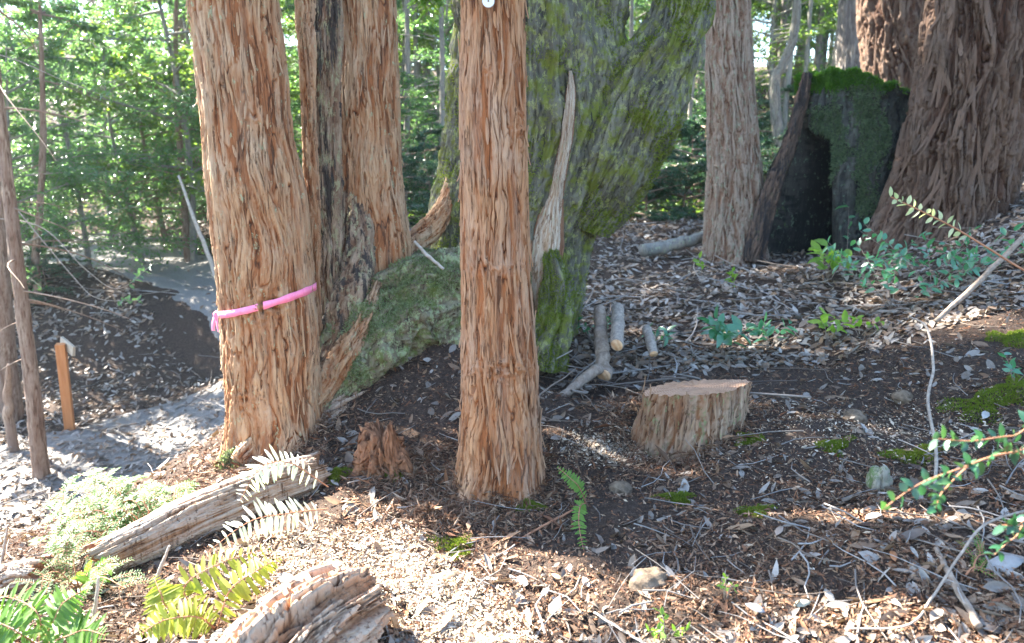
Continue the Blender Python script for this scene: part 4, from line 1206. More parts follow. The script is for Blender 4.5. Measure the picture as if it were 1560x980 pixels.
def fern(name, label, base, fronds, mat, L=.06, npin=22, wr=.2, n3=None, cat='fern', mat_st='red_twig', **k):
    t = thing(name, label, cat, base); mb, st = MB(), MB()
    for pts in fronds: frond(mb, st, pts, npin, L, wr, n3=n3, **k)
    st.build('stem', M[mat_st], t); mb.build('foliage', M[mat], t)


b0 = G(520, 750)
fern('sword_fern', 'sword fern frond painted sunlit white, arching over the long log', W(505, 735, 3.2), [[W(500, 742, 3.2), W(440, 705, 3.05), W(395, 715, 2.95), W(366, 762, 2.92)], ], 'fern_sun_white', .085, 20, .17, [.3, -.5, .7])
fern('sword_fern', 'white backlit sword fern frond in front of the long log', W(470, 780, 2.9), [[W(500, 775, 2.9), W(440, 782, 2.75), W(380, 795, 2.65), W(315, 842, 2.6)]], 'fern_sun_white', .085, 20, .18, [.2, -.7, .6])
bf = G(330, 960)
fern('sword_fern', 'yellow green sword fern in the sun at the bottom left', bf, [
    [bf, W(280, 900, 2.35), W(330, 860, 2.4), W(410, 835, 2.5)], [bf, W(260, 930, 2.3), W(245, 905, 2.3), W(235, 880, 2.35)],
    [bf, W(350, 900, 2.3), W(390, 870, 2.35), W(425, 850, 2.45)], [bf, W(300, 940, 2.25), W(250, 945, 2.2), W(215, 965, 2.15)]], 'fern_y', .075, 22, .22, [.1, -.6, .7])
bf = G(60, 985)
fern('sword_fern', 'green sword fern with white sunlit fronds in the bottom left corner', bf, [
    [bf, W(60, 940, 2.2), W(30, 915, 2.25), W(-20, 905, 2.3)], [bf, W(80, 950, 2.2), W(95, 920, 2.2), W(125, 900, 2.25)],
    [bf, W(30, 965, 2.15), W(0, 950, 2.15), W(-30, 948, 2.15)], [bf, W(100, 970, 2.15), W(130, 960, 2.15), W(160, 968, 2.1)]], 'fern', .08, 22, .2, [0, -.6, .7])
bf = G(893, 768)
fern('small_fern', 'small bright green fern of two fronds in the dark soil right of the central redwood', bf, [
    [bf, W(882, 742, 2.92), W(868, 728, 2.9), W(850, 712, 2.9)], [bf, W(884, 772, 2.85), W(882, 800, 2.75), W(890, 842, 2.65)]], 'fern', .036, 22, .28, [0, -.8, .5], droop=.05)

# low redwood spray at the left
def needle_spray(name, label, base, twigs, mat, nl=.018, cat='shoots', wr=.2):
    t = thing(name, label, cat, base); mb, st = MB(), MB()
    for pts in twigs:
        P = smooth_path(pts, 30); T, N, B = frames(P)
        V, f, h = sweep(P, np.linspace(.004, .001, 30), 4, caps=False); st.add(V, f, h)
        L = np.linalg.norm(np.diff(P, axis=0), axis=1).sum()
        for k in range(int(L / .027) + 2):   # side shoots
            i = rng.integers(4, 29); d = unit(unit(T[i] + rng.normal(0, .2, 3)) * .7 + unit(np.cross(T[i], [0, -.4, .9])) * rng.choice([-1, 1]) + [0, 0, rng.normal(0, .15)])
            sl = rng.uniform(.05, .12)
            m = int(sl / .0045)
            q = P[i] + d * np.linspace(0, sl, m)[:, None] + np.array([0, 0, -.25]) * (np.linspace(0, 1, m)[:, None] ** 2) * sl
            V, f, h = sweep(q[:: max(1, m // 4)], .0009, 3, caps=False); st.add(V, f, h)
            s = unit(np.cross(d, [0, -.3, 1])) * np.where(np.arange(m) % 2, 1, -1)[:, None]
            V, f = leaves(q, unit(s + d * .5 + rng.normal(0, .12, (m, 3))), unit(np.array([0, -.3, 1]) + rng.normal(0, .2, (m, 3))), nl * rng.uniform(.7, 1.1, m), nl * wr, 'diamond', .1, .05); mb.add(V, f)
    st.build('stem', M['red_twig'], t); mb.build('foliage', M[mat], t)


bs = G(215, 830)
tw = []
for (px, py, Y) in [(90, 745, 3.2), (140, 740, 3.25), (55, 830, 2.95), (110, 810, 3.0), (180, 770, 3.1), (210, 745, 3.25), (250, 765, 3.2), (75, 775, 3.1), (150, 790, 3.0), (130, 765, 3.15), (120, 722, 3.3), (60, 800, 3.1), (80, 850, 2.9), (160, 760, 3.2), (230, 750, 3.3), (270, 740, 3.35), (190, 735, 3.3), (100, 790, 3.0), (140, 830, 2.9), (60, 870, 2.8), (200, 775, 3.1), (170, 805, 3.0)]:
    e = W(px, py, Y); b_ = W(230 + (px - 150) * .3, 815, 3.02); tw.append([b_ - [0, 0, .05], (b_ + e) / 2 + [0, 0, .05 + rng.uniform(0, .05)], e])
needle_spray('redwood_shoots', 'feathery light green redwood shoots growing behind the long log at the left', bs, tw, 'spray', .024, wr=.28)
tw = []
bs = G(120, 900)
for (px, py, Y) in [(60, 880, 2.6), (110, 850, 2.7), (170, 868, 2.65), (30, 905, 2.55), (190, 895, 2.5)]:
    e = W(px, py, Y); tw.append([bs, (bs + e) / 2 + [0, 0, .05], e])
needle_spray('redwood_shoots', 'low redwood shoots between the corner fern and the long log', bs, tw, 'spray', .018)
bs = W(646, -120, 6.4)
tw = [[bs, W(648, -40, 6.4), W(650, 28, 6.4)], [bs, W(642, -40, 6.4), W(640, 12, 6.4)], [bs, W(660, -50, 6.4), W(658, 10, 6.4)]]
needle_spray('redwood_shoots', 'bright green twig hanging into the top of the gap left of the central redwood', bs, tw, 'plant_y', .05, wr=.3)


def sprig(name, label, base, stems, mat, L, wr=.5, n_per=8, cat='plant', stem_mat='twig', rad=.003, spread=1.0, group=None, t0=.25, pair=False):
    t = thing(name, label, cat, base, group); mb, st = MB(), MB()
    for pts in stems:
        P = smooth_path(pts, 30); T, N, B = frames(P)
        V, f, h = sweep(P, np.linspace(rad, rad * .35, 30), 6, caps=False); st.add(V, f, h)
        tt = np.linspace(t0, 1, n_per); i = np.clip((tt * 29).astype(int), 0, 29)
        a = np.arange(n_per) * 2.4 + rng.uniform(0, 6)
        if pair: a = np.where(np.arange(n_per) % 2, 1.57, -1.57) + rng.normal(0, .3, n_per)
        D = unit(N[i] * np.cos(a)[:, None] * spread + B[i] * np.sin(a)[:, None] * spread + T[i] * .45 + rng.normal(0, .28, (n_per, 3)) + [0, 0, .1])
        Nn = unit(np.array([0, -.25, 1.]) + rng.normal(0, .5, (n_per, 3)))
        V, f = leaves(P[i], D, Nn, L * rng.uniform(.65, 1.15, n_per), L * wr * rng.uniform(.8, 1.15, n_per), 'oval', rng.uniform(-.1, .45, n_per), rng.uniform(0, .3, n_per)); mb.add(V, f)
    st.build('stem', M[stem_mat], t); mb.build('foliage', M[mat], t)


def seedling(px, py, hgt, L, mat, lab, ns=3, n_per=7, wr=.45, sp=.10, name='seedling'):
    b = G(px, py); stems = []
    for k in range(ns):
        a = k * 2.3 + px; e = b + np.array([math.cos(a) * sp, math.sin(a) * sp, hgt * rng.uniform(.7, 1.05)])
        stems.append([b - [0, 0, .02], b + (e - b) * .5 + [0, 0, .02], e])
    sprig(name, lab, b, stems, mat, L, wr, n_per, t0=.35)


seedling(1103, 545, .26, .125, 'plant', 'dark green seedling with large leaves right of the cut branches', 4, 8, sp=.13)
seedling(1008, 530, .14, .08, 'plant', 'small bluish green seedling just right of the orange ended branch', 3, 7)
seedling(1172, 530, .20, .085, 'plant', 'thin seedling with dark glossy leaves to the right of the large leaved one', 4, 7, sp=.12)
seedling(1262, 520, .16, .095, 'plant_y', 'yellow green seedling in the sunny patch of litter', 3, 6, sp=.1)
seedling(1310, 512, .12, .07, 'plant_y', 'low light green sprout to the right of the yellow green seedling', 3, 5, sp=.12)
seedling(1262, 430, .30, .16, 'plant_y', 'bright broad leaved seedling in front of the burnt stump', 3, 7, sp=.16)
seedling(1290, 395, .62, .13, 'plant', 'tall single stemmed seedling before the dark hollow of the burnt stump', 1, 4, sp=.04)
seedling(1120, 445, .18, .07, 'plant_y', 'spindly light sprout on the litter below the slim redwood', 2, 5)
seedling(1070, 420, .20, .08, 'plant_y', 'tiny pale sprout farther back below the slim redwood', 2, 4)
seedling(1360, 470, .42, .075, 'plant', 'leafy dark green bush on the slope below the massive redwood', 9, 10, sp=.5, name='shrub')
seedling(1420, 440, .42, .085, 'plant', 'bushy green shrub at the foot of the massive redwood', 9, 10, sp=.55, name='shrub')
seedling(1330, 430, .34, .075, 'plant', 'green low shrub between the bright seedling and the massive redwood', 7, 9, sp=.4, name='shrub')
seedling(1480, 420, .25, .06, 'plant', 'small shrub under the stick leaning up the slope', 6, 8, sp=.3, name='shrub')
seedling(1545, 585, .12, .06, 'plant', 'dark sprout on the moss at the right edge', 3, 5, sp=.1)
seedling(905, 525, .2, .07, 'plant', 'dark sprout in the shadow at the foot of the mossy tree', 4, 7, sp=.12)
seedling(640, 318, .25, .13, 'plant_y', 'bright yellow green sprout in the gap between the trunks', 2, 5, name='seedling')
seedling(1105, 915, .06, .022, 'plant_y', 'tiny lime sprout in the foreground soil', 3, 6, sp=.03)
seedling(1015, 978, .06, .03, 'plant_y', 'lime green sprig at the bottom edge right of the centre', 4, 7, sp=.06)
seedling(145, 900, .10, .06, 'plant_y', 'yellow broad leaved sprig beside the upright tan stem', 3, 6, sp=.05)
g = G(1470, 885)
needle_spray('redwood_shoots', 'flat green redwood twig lying under the curved grey twig', g, [[g + [0, 0, .02], g + [.03, .01, .04], g + [.09, .0, .03]], [g + [.02, 0, .03], g + [.06, .05, .05], g + [.1, .07, .05]]], 'fern', .014, 'shoots', .25)

# huckleberry spray reaching in from the right
b0 = np.array([1.75, 1.75, gz1(1.75, 1.75)])
stems = [[b0, W(1640, 700, 1.75), W(1540, 690, 1.65), W(1460, 715, 1.6), W(1400, 738, 1.58), W(1345, 775, 1.56)],
         [b0, W(1620, 670, 1.75), W(1540, 665, 1.7), W(1480, 672, 1.68), W(1420, 668, 1.66)],
         [b0, W(1600, 720, 1.7), W(1500, 700, 1.63), W(1440, 745, 1.6), W(1425, 775, 1.58)]]
sprig('huckleberry', 'dark green huckleberry spray reaching in low from the right edge', b0, stems, 'huckle', .036, .52, 26, 'shrub', 'red_twig', .003, pair=True, t0=.3)
b0 = np.array([1.85, 1.95, gz1(1.85, 1.95)])
sprig('huckleberry', 'few dark leaves of a second huckleberry at the right edge near the bottom', b0, [[b0, W(1590, 800, 1.75), W(1545, 820, 1.7), W(1515, 845, 1.68)], [b0, W(1600, 790, 1.75), W(1550, 800, 1.7), W(1525, 800, 1.7)]], 'huckle', .038, .52, 12, 'shrub', 'red_twig', .003, pair=True, t0=.4)
b0 = np.array([2.9, 3.2, gz1(2.9, 3.2)])
sprig('huckleberry', 'red stemmed sunlit twig with small white new leaves leaning in at the right', b0, [[b0, W(1640, 455, 3.0), W(1560, 412, 2.95), W(1500, 375, 2.9), W(1450, 345, 2.88), W(1400, 320, 2.86), W(1357, 300, 2.85)]], 'pale_leaf', .038, .45, 26, 'shrub', 'red_twig', .006, pair=True, t0=.62)

# ------------------------------------------------------------------ trail post
b0 = G(107, 658); tpz = W(92, 524, b0[1] - .03)
sp = thing('trail_post', 'square orange brown wooden post with a small board, beside the trail', 'post', b0)
def box(mb, c, ax, ay, az, hx, hy, hz, bev=.004):
    c, ax, ay, az = map(lambda q: np.asarray(q, float), (c, unit(ax), unit(ay), unit(az)))
    V = []
    for sz in (-1, 1):
        for (sx, sy) in ((-1, -1), (1, -1), (1, 1), (-1, 1)):
            V.append(c + ax * sx * hx + ay * sy * hy + az * sz * hz)
    mb.add(V, [[(3, 2, 1, 0), (4, 5, 6, 7), (0, 1, 5, 4), (1, 2, 6, 5), (2, 3, 7, 6), (3, 0, 4, 7)]])
def bevel(o, w=.004):
    m = o.modifiers.new('edge', 'BEVEL'); m.width = w; m.segments = 2
az = unit(tpz - b0); ax = unit(np.cross([0, 1., 0], az)); ax = unit(ax + np.array([0, .35, 0])); ay = np.cross(az, ax)
mb = MB(); hh = np.linalg.norm(tpz - b0); box(mb, b0 + az * (hh / 2 - .1), ax, ay, az, .045, .045, hh / 2 + .1); bevel(mb.build('post', M['post'], sp, smooth=False))
bx_ = unit(np.array([.75, -.5, -.30])); by_ = unit(np.cross([0, 0, 1.], bx_)); bz_ = np.cross(bx_, by_)
mb = MB(); box(mb, tpz + np.array([.055, .03, -.035]), bx_, by_, bz_, .125, .014, .055); bevel(mb.build('board', M['board'], sp, smooth=False), .002)

# ------------------------------------------------------------------ thin trees at the left
def pole_tree(name, label, pts, rad, mat, seed, nt=60, n=200, w=.03, amp=.008, twigs=0, cat='tree', group=None, crown=None, bend=True):
    P = smooth_path(pts, n); r = np.interp(np.linspace(0, 1, n), np.linspace(0, 1, len(rad)), rad)
    t = thing(name, label, cat, (P[0, 0], P[0, 1], gz1(P[0, 0], P[0, 1])), group)
    mb = MB(); V, f, h = sweep(P, r, nt, bark_fn(w, amp, 7, 0, .6, seed, lump=.06)); mb.add(V, f, h)
    rr = np.random.default_rng(seed + 900)
    for k in range(twigs):
        i = rr.integers(n // 6, n - 1); a = rr.uniform(0, 6.283); l_ = rr.uniform(.3, 1.3)
        d = np.array([math.cos(a), math.sin(a), rr.uniform(-.35, .4)])
        kk = np.linspace(0, 1, 8)[:, None]
        q = P[i] + d * kk * l_ + np.array([0, 0, -.25]) * kk ** 2 * l_ + np.cross(d, [0, 0, 1]) * np.sin(kk * 4) * .06
        V, f, h = sweep(q, np.linspace(.010, .002, 8), 5, caps=False); mb.add(V, f, h)
    mb.build('trunk', M[mat], t)
    if crown:
        c, tw_ = MB(), MB()
        for k, (ti, nd, ln, ln2) in enumerate(crown):
            s = P[min(int(ti * n), n - 1)]
            dirs = []
            for j in range(nd):
                a = rr.uniform(0, 6.283); dirs.append((np.array([math.cos(a), math.sin(a), rr.uniform(-.1, .45)]), rr.uniform(ln, ln2), .018))
            broad_crown(c, tw_, s, dirs, seed * 31 + k, 34, .085)
        tw_.build('branches', M[mat], t); c.build('crown', M['fol'], t)
    return t


b0 = G(62, 728)
pole_tree('young_tree', 'thin bare leaning pole of a young tree at the left edge', [b0 - [0, 0, .2], W(50, 600, b0[1]), W(28, 420, b0[1] + .05), W(8, 250, b0[1] + .1), W(-15, 60, b0[1] + .1), W(-40, -150, b0[1] + .1), W(-70, -500, b0[1])], [.075, .062, .055, .05, .045, .035, .02], 'brown_trunk', 41, twigs=16,
          crown=[(.98, 5, .6, 1.0)])
b0 = G(15, 640)
pole_tree('young_tree', 'darker upright trunk behind the thin leaning pole at the left edge', [b0 - [0, 0, .2], W(4, 500, b0[1]), W(-6, 350, b0[1]), W(-20, 100, b0[1]), W(-30, -300, b0[1])], [.14, .11, .10, .09, .06], 'brown_trunk', 42, twigs=8, crown=[(.97, 5, .7, 1.0)])
b0 = G(22, 690)
stick('snag', 'broken brown snag leaning by the trunks at the left edge', 'snag', [b0 - [0, 0, .1], W(12, 620, b0[1]), W(14, 555, b0[1] - .1)], [.05, .045, .02], M['brown_trunk'])
b0 = G(58, 450)
pole_tree('young_tree', 'dark crooked sapling on the bank behind the leaning pole', [b0 - [0, 0, .2], W(54, 400, b0[1]), W(60, 330, b0[1]), W(66, 200, b0[1]), W(60, 0, b0[1])], [.06, .05, .045, .04, .02], 'brown_trunk', 43, twigs=10, crown=[(.97, 4, .6, 1.0)])
b0 = G(288, 400)
pole_tree('young_tree', 'brown sapling trunk on the far bank left of the ribbon tree', [b0 - [0, 0, .2], W(283, 350, b0[1]), W(278, 270, b0[1]), W(268, 120, b0[1]), W(270, -60, b0[1])], [.085, .07, .06, .05, .02], 'brown_trunk', 44, twigs=6, crown=[(.5, 7, 1.2, 2.2), (.7, 7, 1.2, 2.4), (.92, 6, 1, 1.8)])
b0 = G(192, 356)
pole_tree('young_tree', 'straight reddish sapling trunk beside the upper trail', [b0 - [0, 0, .2], W(191, 310, b0[1]), W(189, 200, b0[1]), W(190, 40, b0[1])], [.10, .09, .08, .03], 'brown_trunk', 45, crown=[(.45, 6, 1.4, 2.6), (.65, 7, 1.4, 2.8), (.9, 6, 1.2, 2.2)])
b0 = G(337, 446)
stick('leaning_pole', 'thin pale dead pole leaning on the bank left of the ribbon tree', 'pole', [b0, W(318, 390, b0[1]), W(300, 345, b0[1]), W(272, 268, b0[1] + .1)], [.035, .032, .028, .018], M['pale_twig'])
b0 = G(45, 475)

# ------------------------------------------------------------------ woodland behind: prototypes and copies
def broadleaf(name, label, cat, seed, H, cr, h0, mat, trunk_mat, nl=16, leafn=34, L=.09, group=None, lean=.06, r0=.07):
    r = np.random.default_rng(seed)
    t = thing(name, label, cat, (0, 0, 0), group)
    n = 60; k = np.linspace(0, 1, n)
    P = np.stack([lean * H * k + .05 * H * np.sin(k * r.uniform(2, 4)) * k, .05 * H * np.sin(k * r.uniform(2, 5) + 1) * k, k * H - .25], -1)
    mb = MB(); V, f, h = sweep(P, np.interp(k, [0, .08, 1], [r0 * 1.3, r0, r0 * .2]), 20, bark_fn(.04, .012, 6, 0, .6, seed)); mb.add(V, f, h)
    tw_, c = MB(), MB()
    for j in range(nl):
        tz = h0 + (1 - h0) * (j + r.uniform(0, 1)) / nl; tz = min(tz, .99)
        s = np.array([np.interp(tz, k, P[:, q]) for q in range(3)])
        a = j * 2.4 + r.uniform(-.4, .4); sh = math.sin(math.pi * min(1, (tz - h0) / (1 - h0) * .8 + .25))
        broad_crown(c, tw_, s, [(np.array([math.cos(a), math.sin(a), r.uniform(-.05, .5)]), cr * (.45 + .6 * sh) * r.uniform(.7, 1.1), .03)], seed * 97 + j, leafn, L)
    mb.build('trunk', M[trunk_mat], t); tw_.build('branches', M[trunk_mat], t); c.build('crown', M[mat], t)
    return t


def place(proto_list, spots, first_used):
    pass


GB = 'understory trees on the far slope'
protos = {
    'laurel': broadleaf('laurel_tree', '', 'tree', 301, 6.0, 2.5, .16, 'fol', 'grey_trunk', 17, 40, .115, GB),
    'oak': broadleaf('oak_tree', '', 'tree', 302, 7.0, 2.5, .24, 'fol_y', 'grey_trunk', 20, 40, .12, GB),
    'dark': broadleaf('laurel_tree', '', 'tree', 303, 4.6, 2.4, .06, 'fol', 'brown_trunk', 20, 46, .10, GB),
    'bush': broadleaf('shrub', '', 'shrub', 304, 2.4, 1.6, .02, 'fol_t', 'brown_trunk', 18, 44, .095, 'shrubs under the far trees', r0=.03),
}
used = set()


def put(kind, x, y, rz, sc, label, sink=0.1):
    p = protos[kind]; loc = (x, y, gz1(x, y) - sink)
    if kind not in used:
        used.add(kind); p.location = loc; p.rotation_euler = (0, 0, rz); p.scale = (sc, sc, sc); p['label'] = label; return p
    return copy_thing(p, loc, rz, sc, label)


LBL = {'laurel': 'hazy green understory tree with small glossy leaves on the far slope', 'oak': 'yellow green sunlit understory tree in the far woods',
       'dark': 'low branched understory tree with leaves down to the ground on the far slope', 'bush': 'dark leafy shrub on the floor of the far woods'}
rp = np.random.default_rng(55)
# left slope (near to far)
for px, Y, k, sc in [(60, 14.5, 'laurel', .9), (170, 17, 'laurel', 1.0), (255, 16, 'dark', .9), (330, 18, 'laurel', 1.0),
                     (-40, 18, 'oak', .8), (220, 22, 'laurel', 1.2), (300, 24, 'dark', 1.3), (390, 22, 'oak', 1.1),
                     (430, 26, 'dark', 1.3), 
                     # gaps between the trunks
                     (470, 17, 'dark', .8), (625, 15, 'dark', .6), (660, 19, 'laurel', 1.1), (600, 24, 'oak', 1.2), (650, 36, 'oak', 1.5),
                     (960, 26, 'oak', 1.1), (1010, 21, 'laurel', .9), (1170, 24, 'oak', 1.1), (1290, 28, 'laurel', 1.2),
                     (25, 10.6, 'laurel', .6), (-62, 11.2, 'laurel', .75), (20, 11.8, 'laurel', .62), (130, 13.2, 'laurel', .75), (215, 14.5, 'laurel', .7), (290, 14.5, 'oak', .9), (380, 17, 'laurel', 1.0),  # the laurel off the left edge is added to shade the trail
                     (500, 22, 'oak', 1.2), (540, 36, 'oak', 1.5), (600, 20, 'laurel', 1.0), (640, 28, 'oak', 1.3), (680, 22, 'oak', 1.0), (985, 32, 'oak', 1.4), (1035, 36, 'oak', 1.5), (1160, 30, 'oak', 1.3), (1255, 34, 'oak', 1.4), (1300, 33, 'oak', 1.4),
                     (930, 38, 'oak', 1.5), (1090, 44, 'oak', 1.7), (1180, 48, 'oak', 1.8), (1270, 48, 'oak', 1.8), (970, 48, 'oak', 1.8), (1175, 33, 'oak', 1.4), (1225, 31, 'laurel', 1.4), (1285, 30, 'oak', 1.3), (1000, 28, 'laurel', 1.2), (1060, 34, 'laurel', 1.4), (630, 32, 'laurel', 1.4), (680, 34, 'laurel', 1.4), (1010, 56, 'oak', 2), (1240, 56, 'oak', 2), (1130, 58, 'oak', 2), (1330, 54, 'oak', 2), (660, 58, 'oak', 2), (900, 56, 'oak', 2), (640, 46, 'oak', 1.8), (700, 50, 'oak', 1.8), (250, 44, 'oak', 1.7), (360, 46, 'oak', 1.8),
                      (1200, 42, 'oak', 1.6), (1290, 38, 'oak', 1.5), (1400, 34, 'laurel', 1.5), (1520, 26, 'laurel', 1.3), (1600, 20, 'dark', 1.2), (880, 34, 'dark', 1.5), (760, 32, 'oak', 1.5)]:
    x = (px - 780) / F_PX * Y
    put(k, x, Y, rp.uniform(0, 6.28), sc * rp.uniform(.92, 1.08), LBL[k])
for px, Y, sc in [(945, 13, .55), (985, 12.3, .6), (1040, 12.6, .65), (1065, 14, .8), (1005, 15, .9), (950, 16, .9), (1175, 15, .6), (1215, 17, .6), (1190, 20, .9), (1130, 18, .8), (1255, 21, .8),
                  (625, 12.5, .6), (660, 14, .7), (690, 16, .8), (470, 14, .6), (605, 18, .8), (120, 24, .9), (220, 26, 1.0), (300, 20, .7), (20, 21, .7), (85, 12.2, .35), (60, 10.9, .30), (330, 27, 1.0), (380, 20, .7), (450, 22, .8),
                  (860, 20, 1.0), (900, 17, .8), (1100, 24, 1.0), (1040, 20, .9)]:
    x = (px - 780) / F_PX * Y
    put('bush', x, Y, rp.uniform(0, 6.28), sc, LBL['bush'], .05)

# green ground cover over the far slope
X, Y, r = scatter(42000, 11.5, 60, 71, 1.2)
k = (fbm(X * .35, Y * .35, 3., 3) > -.12 - .2 * sst(16, 24, Y)) & ~((X < -.28 * Y) & (Y < 20) & (fbm(X * .3, Y * .3, 6., 2) < .25)) & ~((X > .1 * Y) & (Y < 13))
X, Y = X[k], Y[k]; n = len(X)
Z = gz(X, Y) + r.uniform(0, 1, n) ** 1.5 * (.25 + .5 * sst(14, 25, Y))
a = r.uniform(0, 6.283, n)
V, f = leaves(np.stack([X, Y, Z], -1), np.stack([np.cos(a), np.sin(a), r.uniform(-.3, .5, n)], -1), unit(np.array([0, 0, 1.]) + r.normal(0, .5, (n, 3))), r.uniform(.10, .2, n), r.uniform(.05, .09, n))
tag(MB().add(V, f).build('undergrowth', M['fol_y']), 'green undergrowth over the floor of the far woods', 'undergrowth', kind='stuff')

# tall slender trunks far behind (conifers, crowns above the frame), plus unseen ones added for shade
GT = 'slender trunks in the far woods'
def far_conifer(seed, H, r0, mat, c0, cr, dens=.55):
    t = thing('conifer_tree', 'slender straight trunk in the woods behind, some added unseen for shade', 'tree', (0, 0, 0), GT)
    n = 90; k = np.linspace(0, 1, n); r = np.random.default_rng(seed)
    P = np.stack([.012 * H * np.sin(k * 3 + seed), .01 * H * np.sin(k * 4), k * H - .4], -1)
    MB().add(*sweep(P, np.interp(k, [0, .03, 1], [r0 * 1.35, r0, r0 * .15]), 40, bark_fn(.07, .02, 8, 0, .6, seed))).build('trunk', M[mat], t)
    mb, tw_ = MB(), MB(); conifer_crown(mb, tw_, P[0], c0 * H, H, cr, seed, dens, .34)
    # a few dead lower branches
    for j in range(14):
        z = r.uniform(.08, c0) * H; a = r.uniform(0, 6.28); d = np.array([math.cos(a), math.sin(a), -.1]); kk = np.linspace(0, 1, 5)[:, None]
        tw_.add(*sweep(np.array([0, 0, z]) + d * kk * r.uniform(.5, 1.6) + np.array([0, 0, -.2]) * kk ** 2, np.linspace(.012, .003, 5), 4, caps=False))
    tw_.build('branches', M[mat], t); mb.build('crown', M['needle'], t)
    return t


def shade_conifer():  # unseen trees off the left edge, added to block the sun
    return far_conifer(404, 28, .30, 'brown_trunk', .60, 3.0, 1.0)


con = [far_conifer(401, 17, .13, 'far_trunk', .5, 2.2), far_conifer(402, 14, .075, 'grey_trunk', .55, 1.6), far_conifer(403, 20, .20, 'brown_trunk', .45, 2.6), shade_conifer()]
cused = [False] * 4
for px, Y, k, sc in [(-187, 10.35, 3, .66), (-120, 10.2, 1, .6), (-50, 10.8, 1, .6), (-228, 9.7, 1, .55), (618, 16, 1, .9), (672, 15, 1, .8), (648, 23, 0, .9), (956, 19, 1, .8), (985, 24, 0, .9), (1035, 17, 1, .7), (1050, 27, 0, 1), (1018, 30, 2, .9), (1170, 27, 0, .9), (1205, 22, 1, .9), (1228, 28, 0, .9), (1256, 19, 1, .8), (1272, 26, 2, .8), (1190, 34, 2, 1), (-293, 18, 3, 1.0), (-234, 19.4, 3, 1.0), (-174, 20.5, 3, 1.0), (-120, 22, 3, 1.05), (350, 15.5, 2, .85), (405, 13.5, 2, .75), (530, 17, 2, .9), (300, 19, 2, .9), (560, 13.5, 0, .8), (640, 20, 1, 1), (662, 26, 0, 1), (628, 30, 2, 1), (690, 24, 1, 1.1), (948, 28, 0, 1), (972, 34, 2, 1), (1000, 18.5, 1, .95), (1062, 23, 1, 1.05), (1178, 20, 1, 1.1), (1237, 32, 0, 1), (1262, 36, 2, 1.1),
                     (1165, 38, 2, 1), (1212, 44, 2, 1.1), (1245, 24, 1, .8), (1150, 30, 0, 1), (445, 26, 0, 1), (470, 32, 2, 1), (250, 36, 2, 1.1), (130, 40, 0, .9), (320, 42, 2, 1.2), (385, 30, 0, 1), (180, 44, 2, 1.2),
                     (700, 42, 2, 1.2), (850, 40, 2, 1.2), (1030, 44, 2, 1.2), (1100, 40, 0, 1.2), (1320, 44, 2, 1.2), (1450, 30, 2, 1.1), (1560, 24, 0, 1), (590, 44, 2, 1.1)]:
    x = (px - 780) / F_PX * Y; loc = (x, Y, gz1(x, Y))
    if not cused[k]:
        cused[k] = True; con[k].location = loc; con[k].scale = (sc,) * 3; con[k].rotation_euler = (0, 0, rp.uniform(0, 6.28))
    else: copy_thing(con[k], loc, rp.uniform(0, 6.28), sc)

# curved pale sapling in the right gap
b0 = np.array([(1192 - 780) / F_PX * 17, 17, 0]); b0[2] = gz1(b0[0], b0[1])
pole_tree('young_tree', 'pale curved sapling bending right in the gap beside the slim redwood', [b0 - [0, 0, .2], W(1180, 140, 17), W(1192, 100, 17), W(1208, 60, 17), W(1214, 0, 17.0), W(1205, -120, 17)], [.12, .11, .10, .09, .08, .05], 'grey_trunk', 46, twigs=5, crown=[(.95, 5, 1, 2)])
# drooping twigs with leaves in front of the trail, left
for pts, lab in [([W(-40, 330, 7.0), W(60, 345, 6.9), W(130, 410, 6.8), W(180, 440, 6.8), W(235, 400, 6.7)], 'thin bare twig with a leafy tip drooping over the trail'),
                 ([W(-60, 70, 7.5), W(20, 90, 7.4), W(90, 120, 7.3), (W(170, 150, 7.2))], 'thin twig crossing the bright leaves in the upper left'),
                 ([W(10, 300, 7.6), W(110, 420, 7.4), W(150, 455, 7.3), W(215, 458, 7.2)], 'lower drooping twig with pale leaves in front of the trail bank')]:
    sprig('drooping_twig', lab, pts[0], [pts], 'fol', .07, .42, 14, 'twig', 'stick', .006, t0=.85)

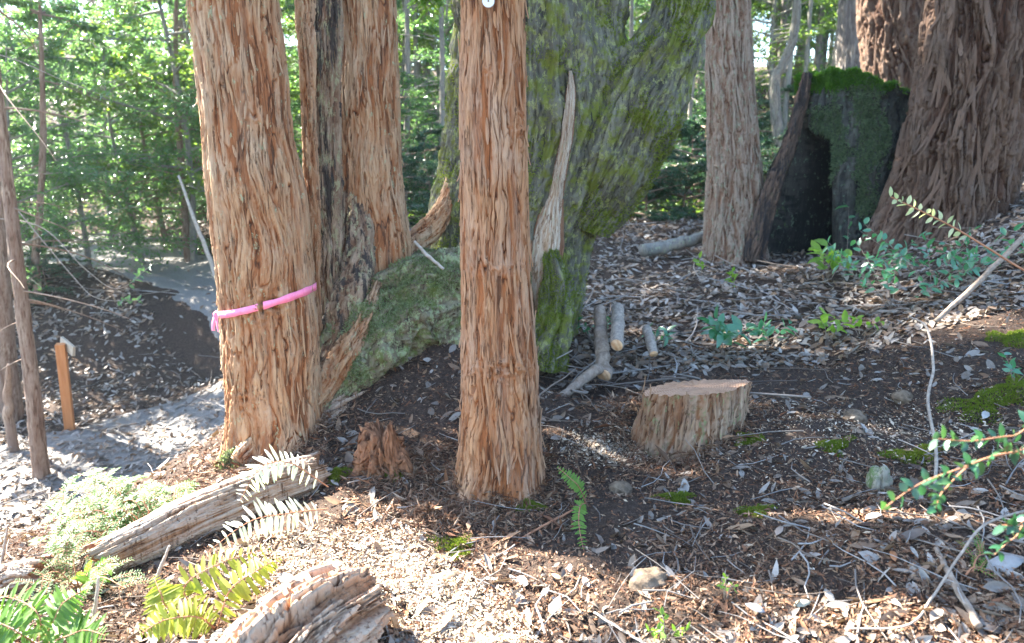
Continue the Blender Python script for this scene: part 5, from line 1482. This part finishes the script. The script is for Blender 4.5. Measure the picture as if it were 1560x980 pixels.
# ------------------------------------------------------------------ light, sky, view
SUN_AZ, SUN_EL = R(-56), R(42)
to_sun = Vector((math.sin(SUN_AZ) * math.cos(SUN_EL), math.cos(SUN_AZ) * math.cos(SUN_EL), math.sin(SUN_EL)))
sd = bpy.data.lights.new("sun", 'SUN'); sd.energy = 5; sd.angle = R(.5); sd.color = (1, .95, .86)
so = bpy.data.objects.new("sun", sd); COL.objects.link(so)
so.rotation_euler = (-to_sun).to_track_quat('-Z', 'Y').to_euler(); so.location = (0, 0, 30)
wd = bpy.data.worlds.new("World"); scene.world = wd; wd.use_nodes = True
nt = wd.node_tree; nt.nodes.clear()
sk = nt.nodes.new('ShaderNodeTexSky'); sk.sky_type = 'NISHITA'; sk.sun_disc = False
sk.sun_elevation = SUN_EL; sk.sun_rotation = SUN_AZ % (2 * math.pi); sk.dust_density = .6; sk.ozone_density = 3.0; sk.air_density = 1.1
bg = nt.nodes.new('ShaderNodeBackground'); bg.inputs[1].default_value = .085
ou = nt.nodes.new('ShaderNodeOutputWorld')
nt.links.new(sk.outputs[0], bg.inputs[0]); nt.links.new(bg.outputs[0], ou.inputs[0])
vs = scene.view_settings
scene.display_settings.display_device = 'sRGB'
vs.view_transform = 'Standard'; vs.look = 'None'; vs.gamma = 1; vs.use_curve_mapping = False; vs.exposure = 3.5
# pale forest air
zmin = float(GZ.min()) - 1.0
hz = MB(); c_ = [(-112, -62, zmin), (112, -62, zmin), (112, 112, zmin), (-112, 112, zmin)]
hz.add(np.array(c_ + [(x, y, 34.0) for x, y, _ in c_]), [[(3, 2, 1, 0), (4, 5, 6, 7), (0, 1, 5, 4), (1, 2, 6, 5), (2, 3, 7, 6), (3, 0, 4, 7)]])
hm, hnt, hout = new_mat('haze')
pv = hnt.nodes.new('ShaderNodeVolumePrincipled'); pv.inputs['Color'].default_value = (.80, .93, 1, 1)
pv.inputs['Density'].default_value = HAZE; pv.inputs['Anisotropy'].default_value = .45
hnt.links.new(pv.outputs[0], hout.inputs['Volume'])
tag(hz.build('haze', hm, loc=(0, 0, 0), smooth=False), 'pale blue forest haze', 'haze', kind='stuff')
scene.cycles.max_bounces = 8; scene.cycles.diffuse_bounces = 4; scene.cycles.transmission_bounces = 4
for o in list(bpy.data.objects):
    if '_loc' in o: del o['_loc']
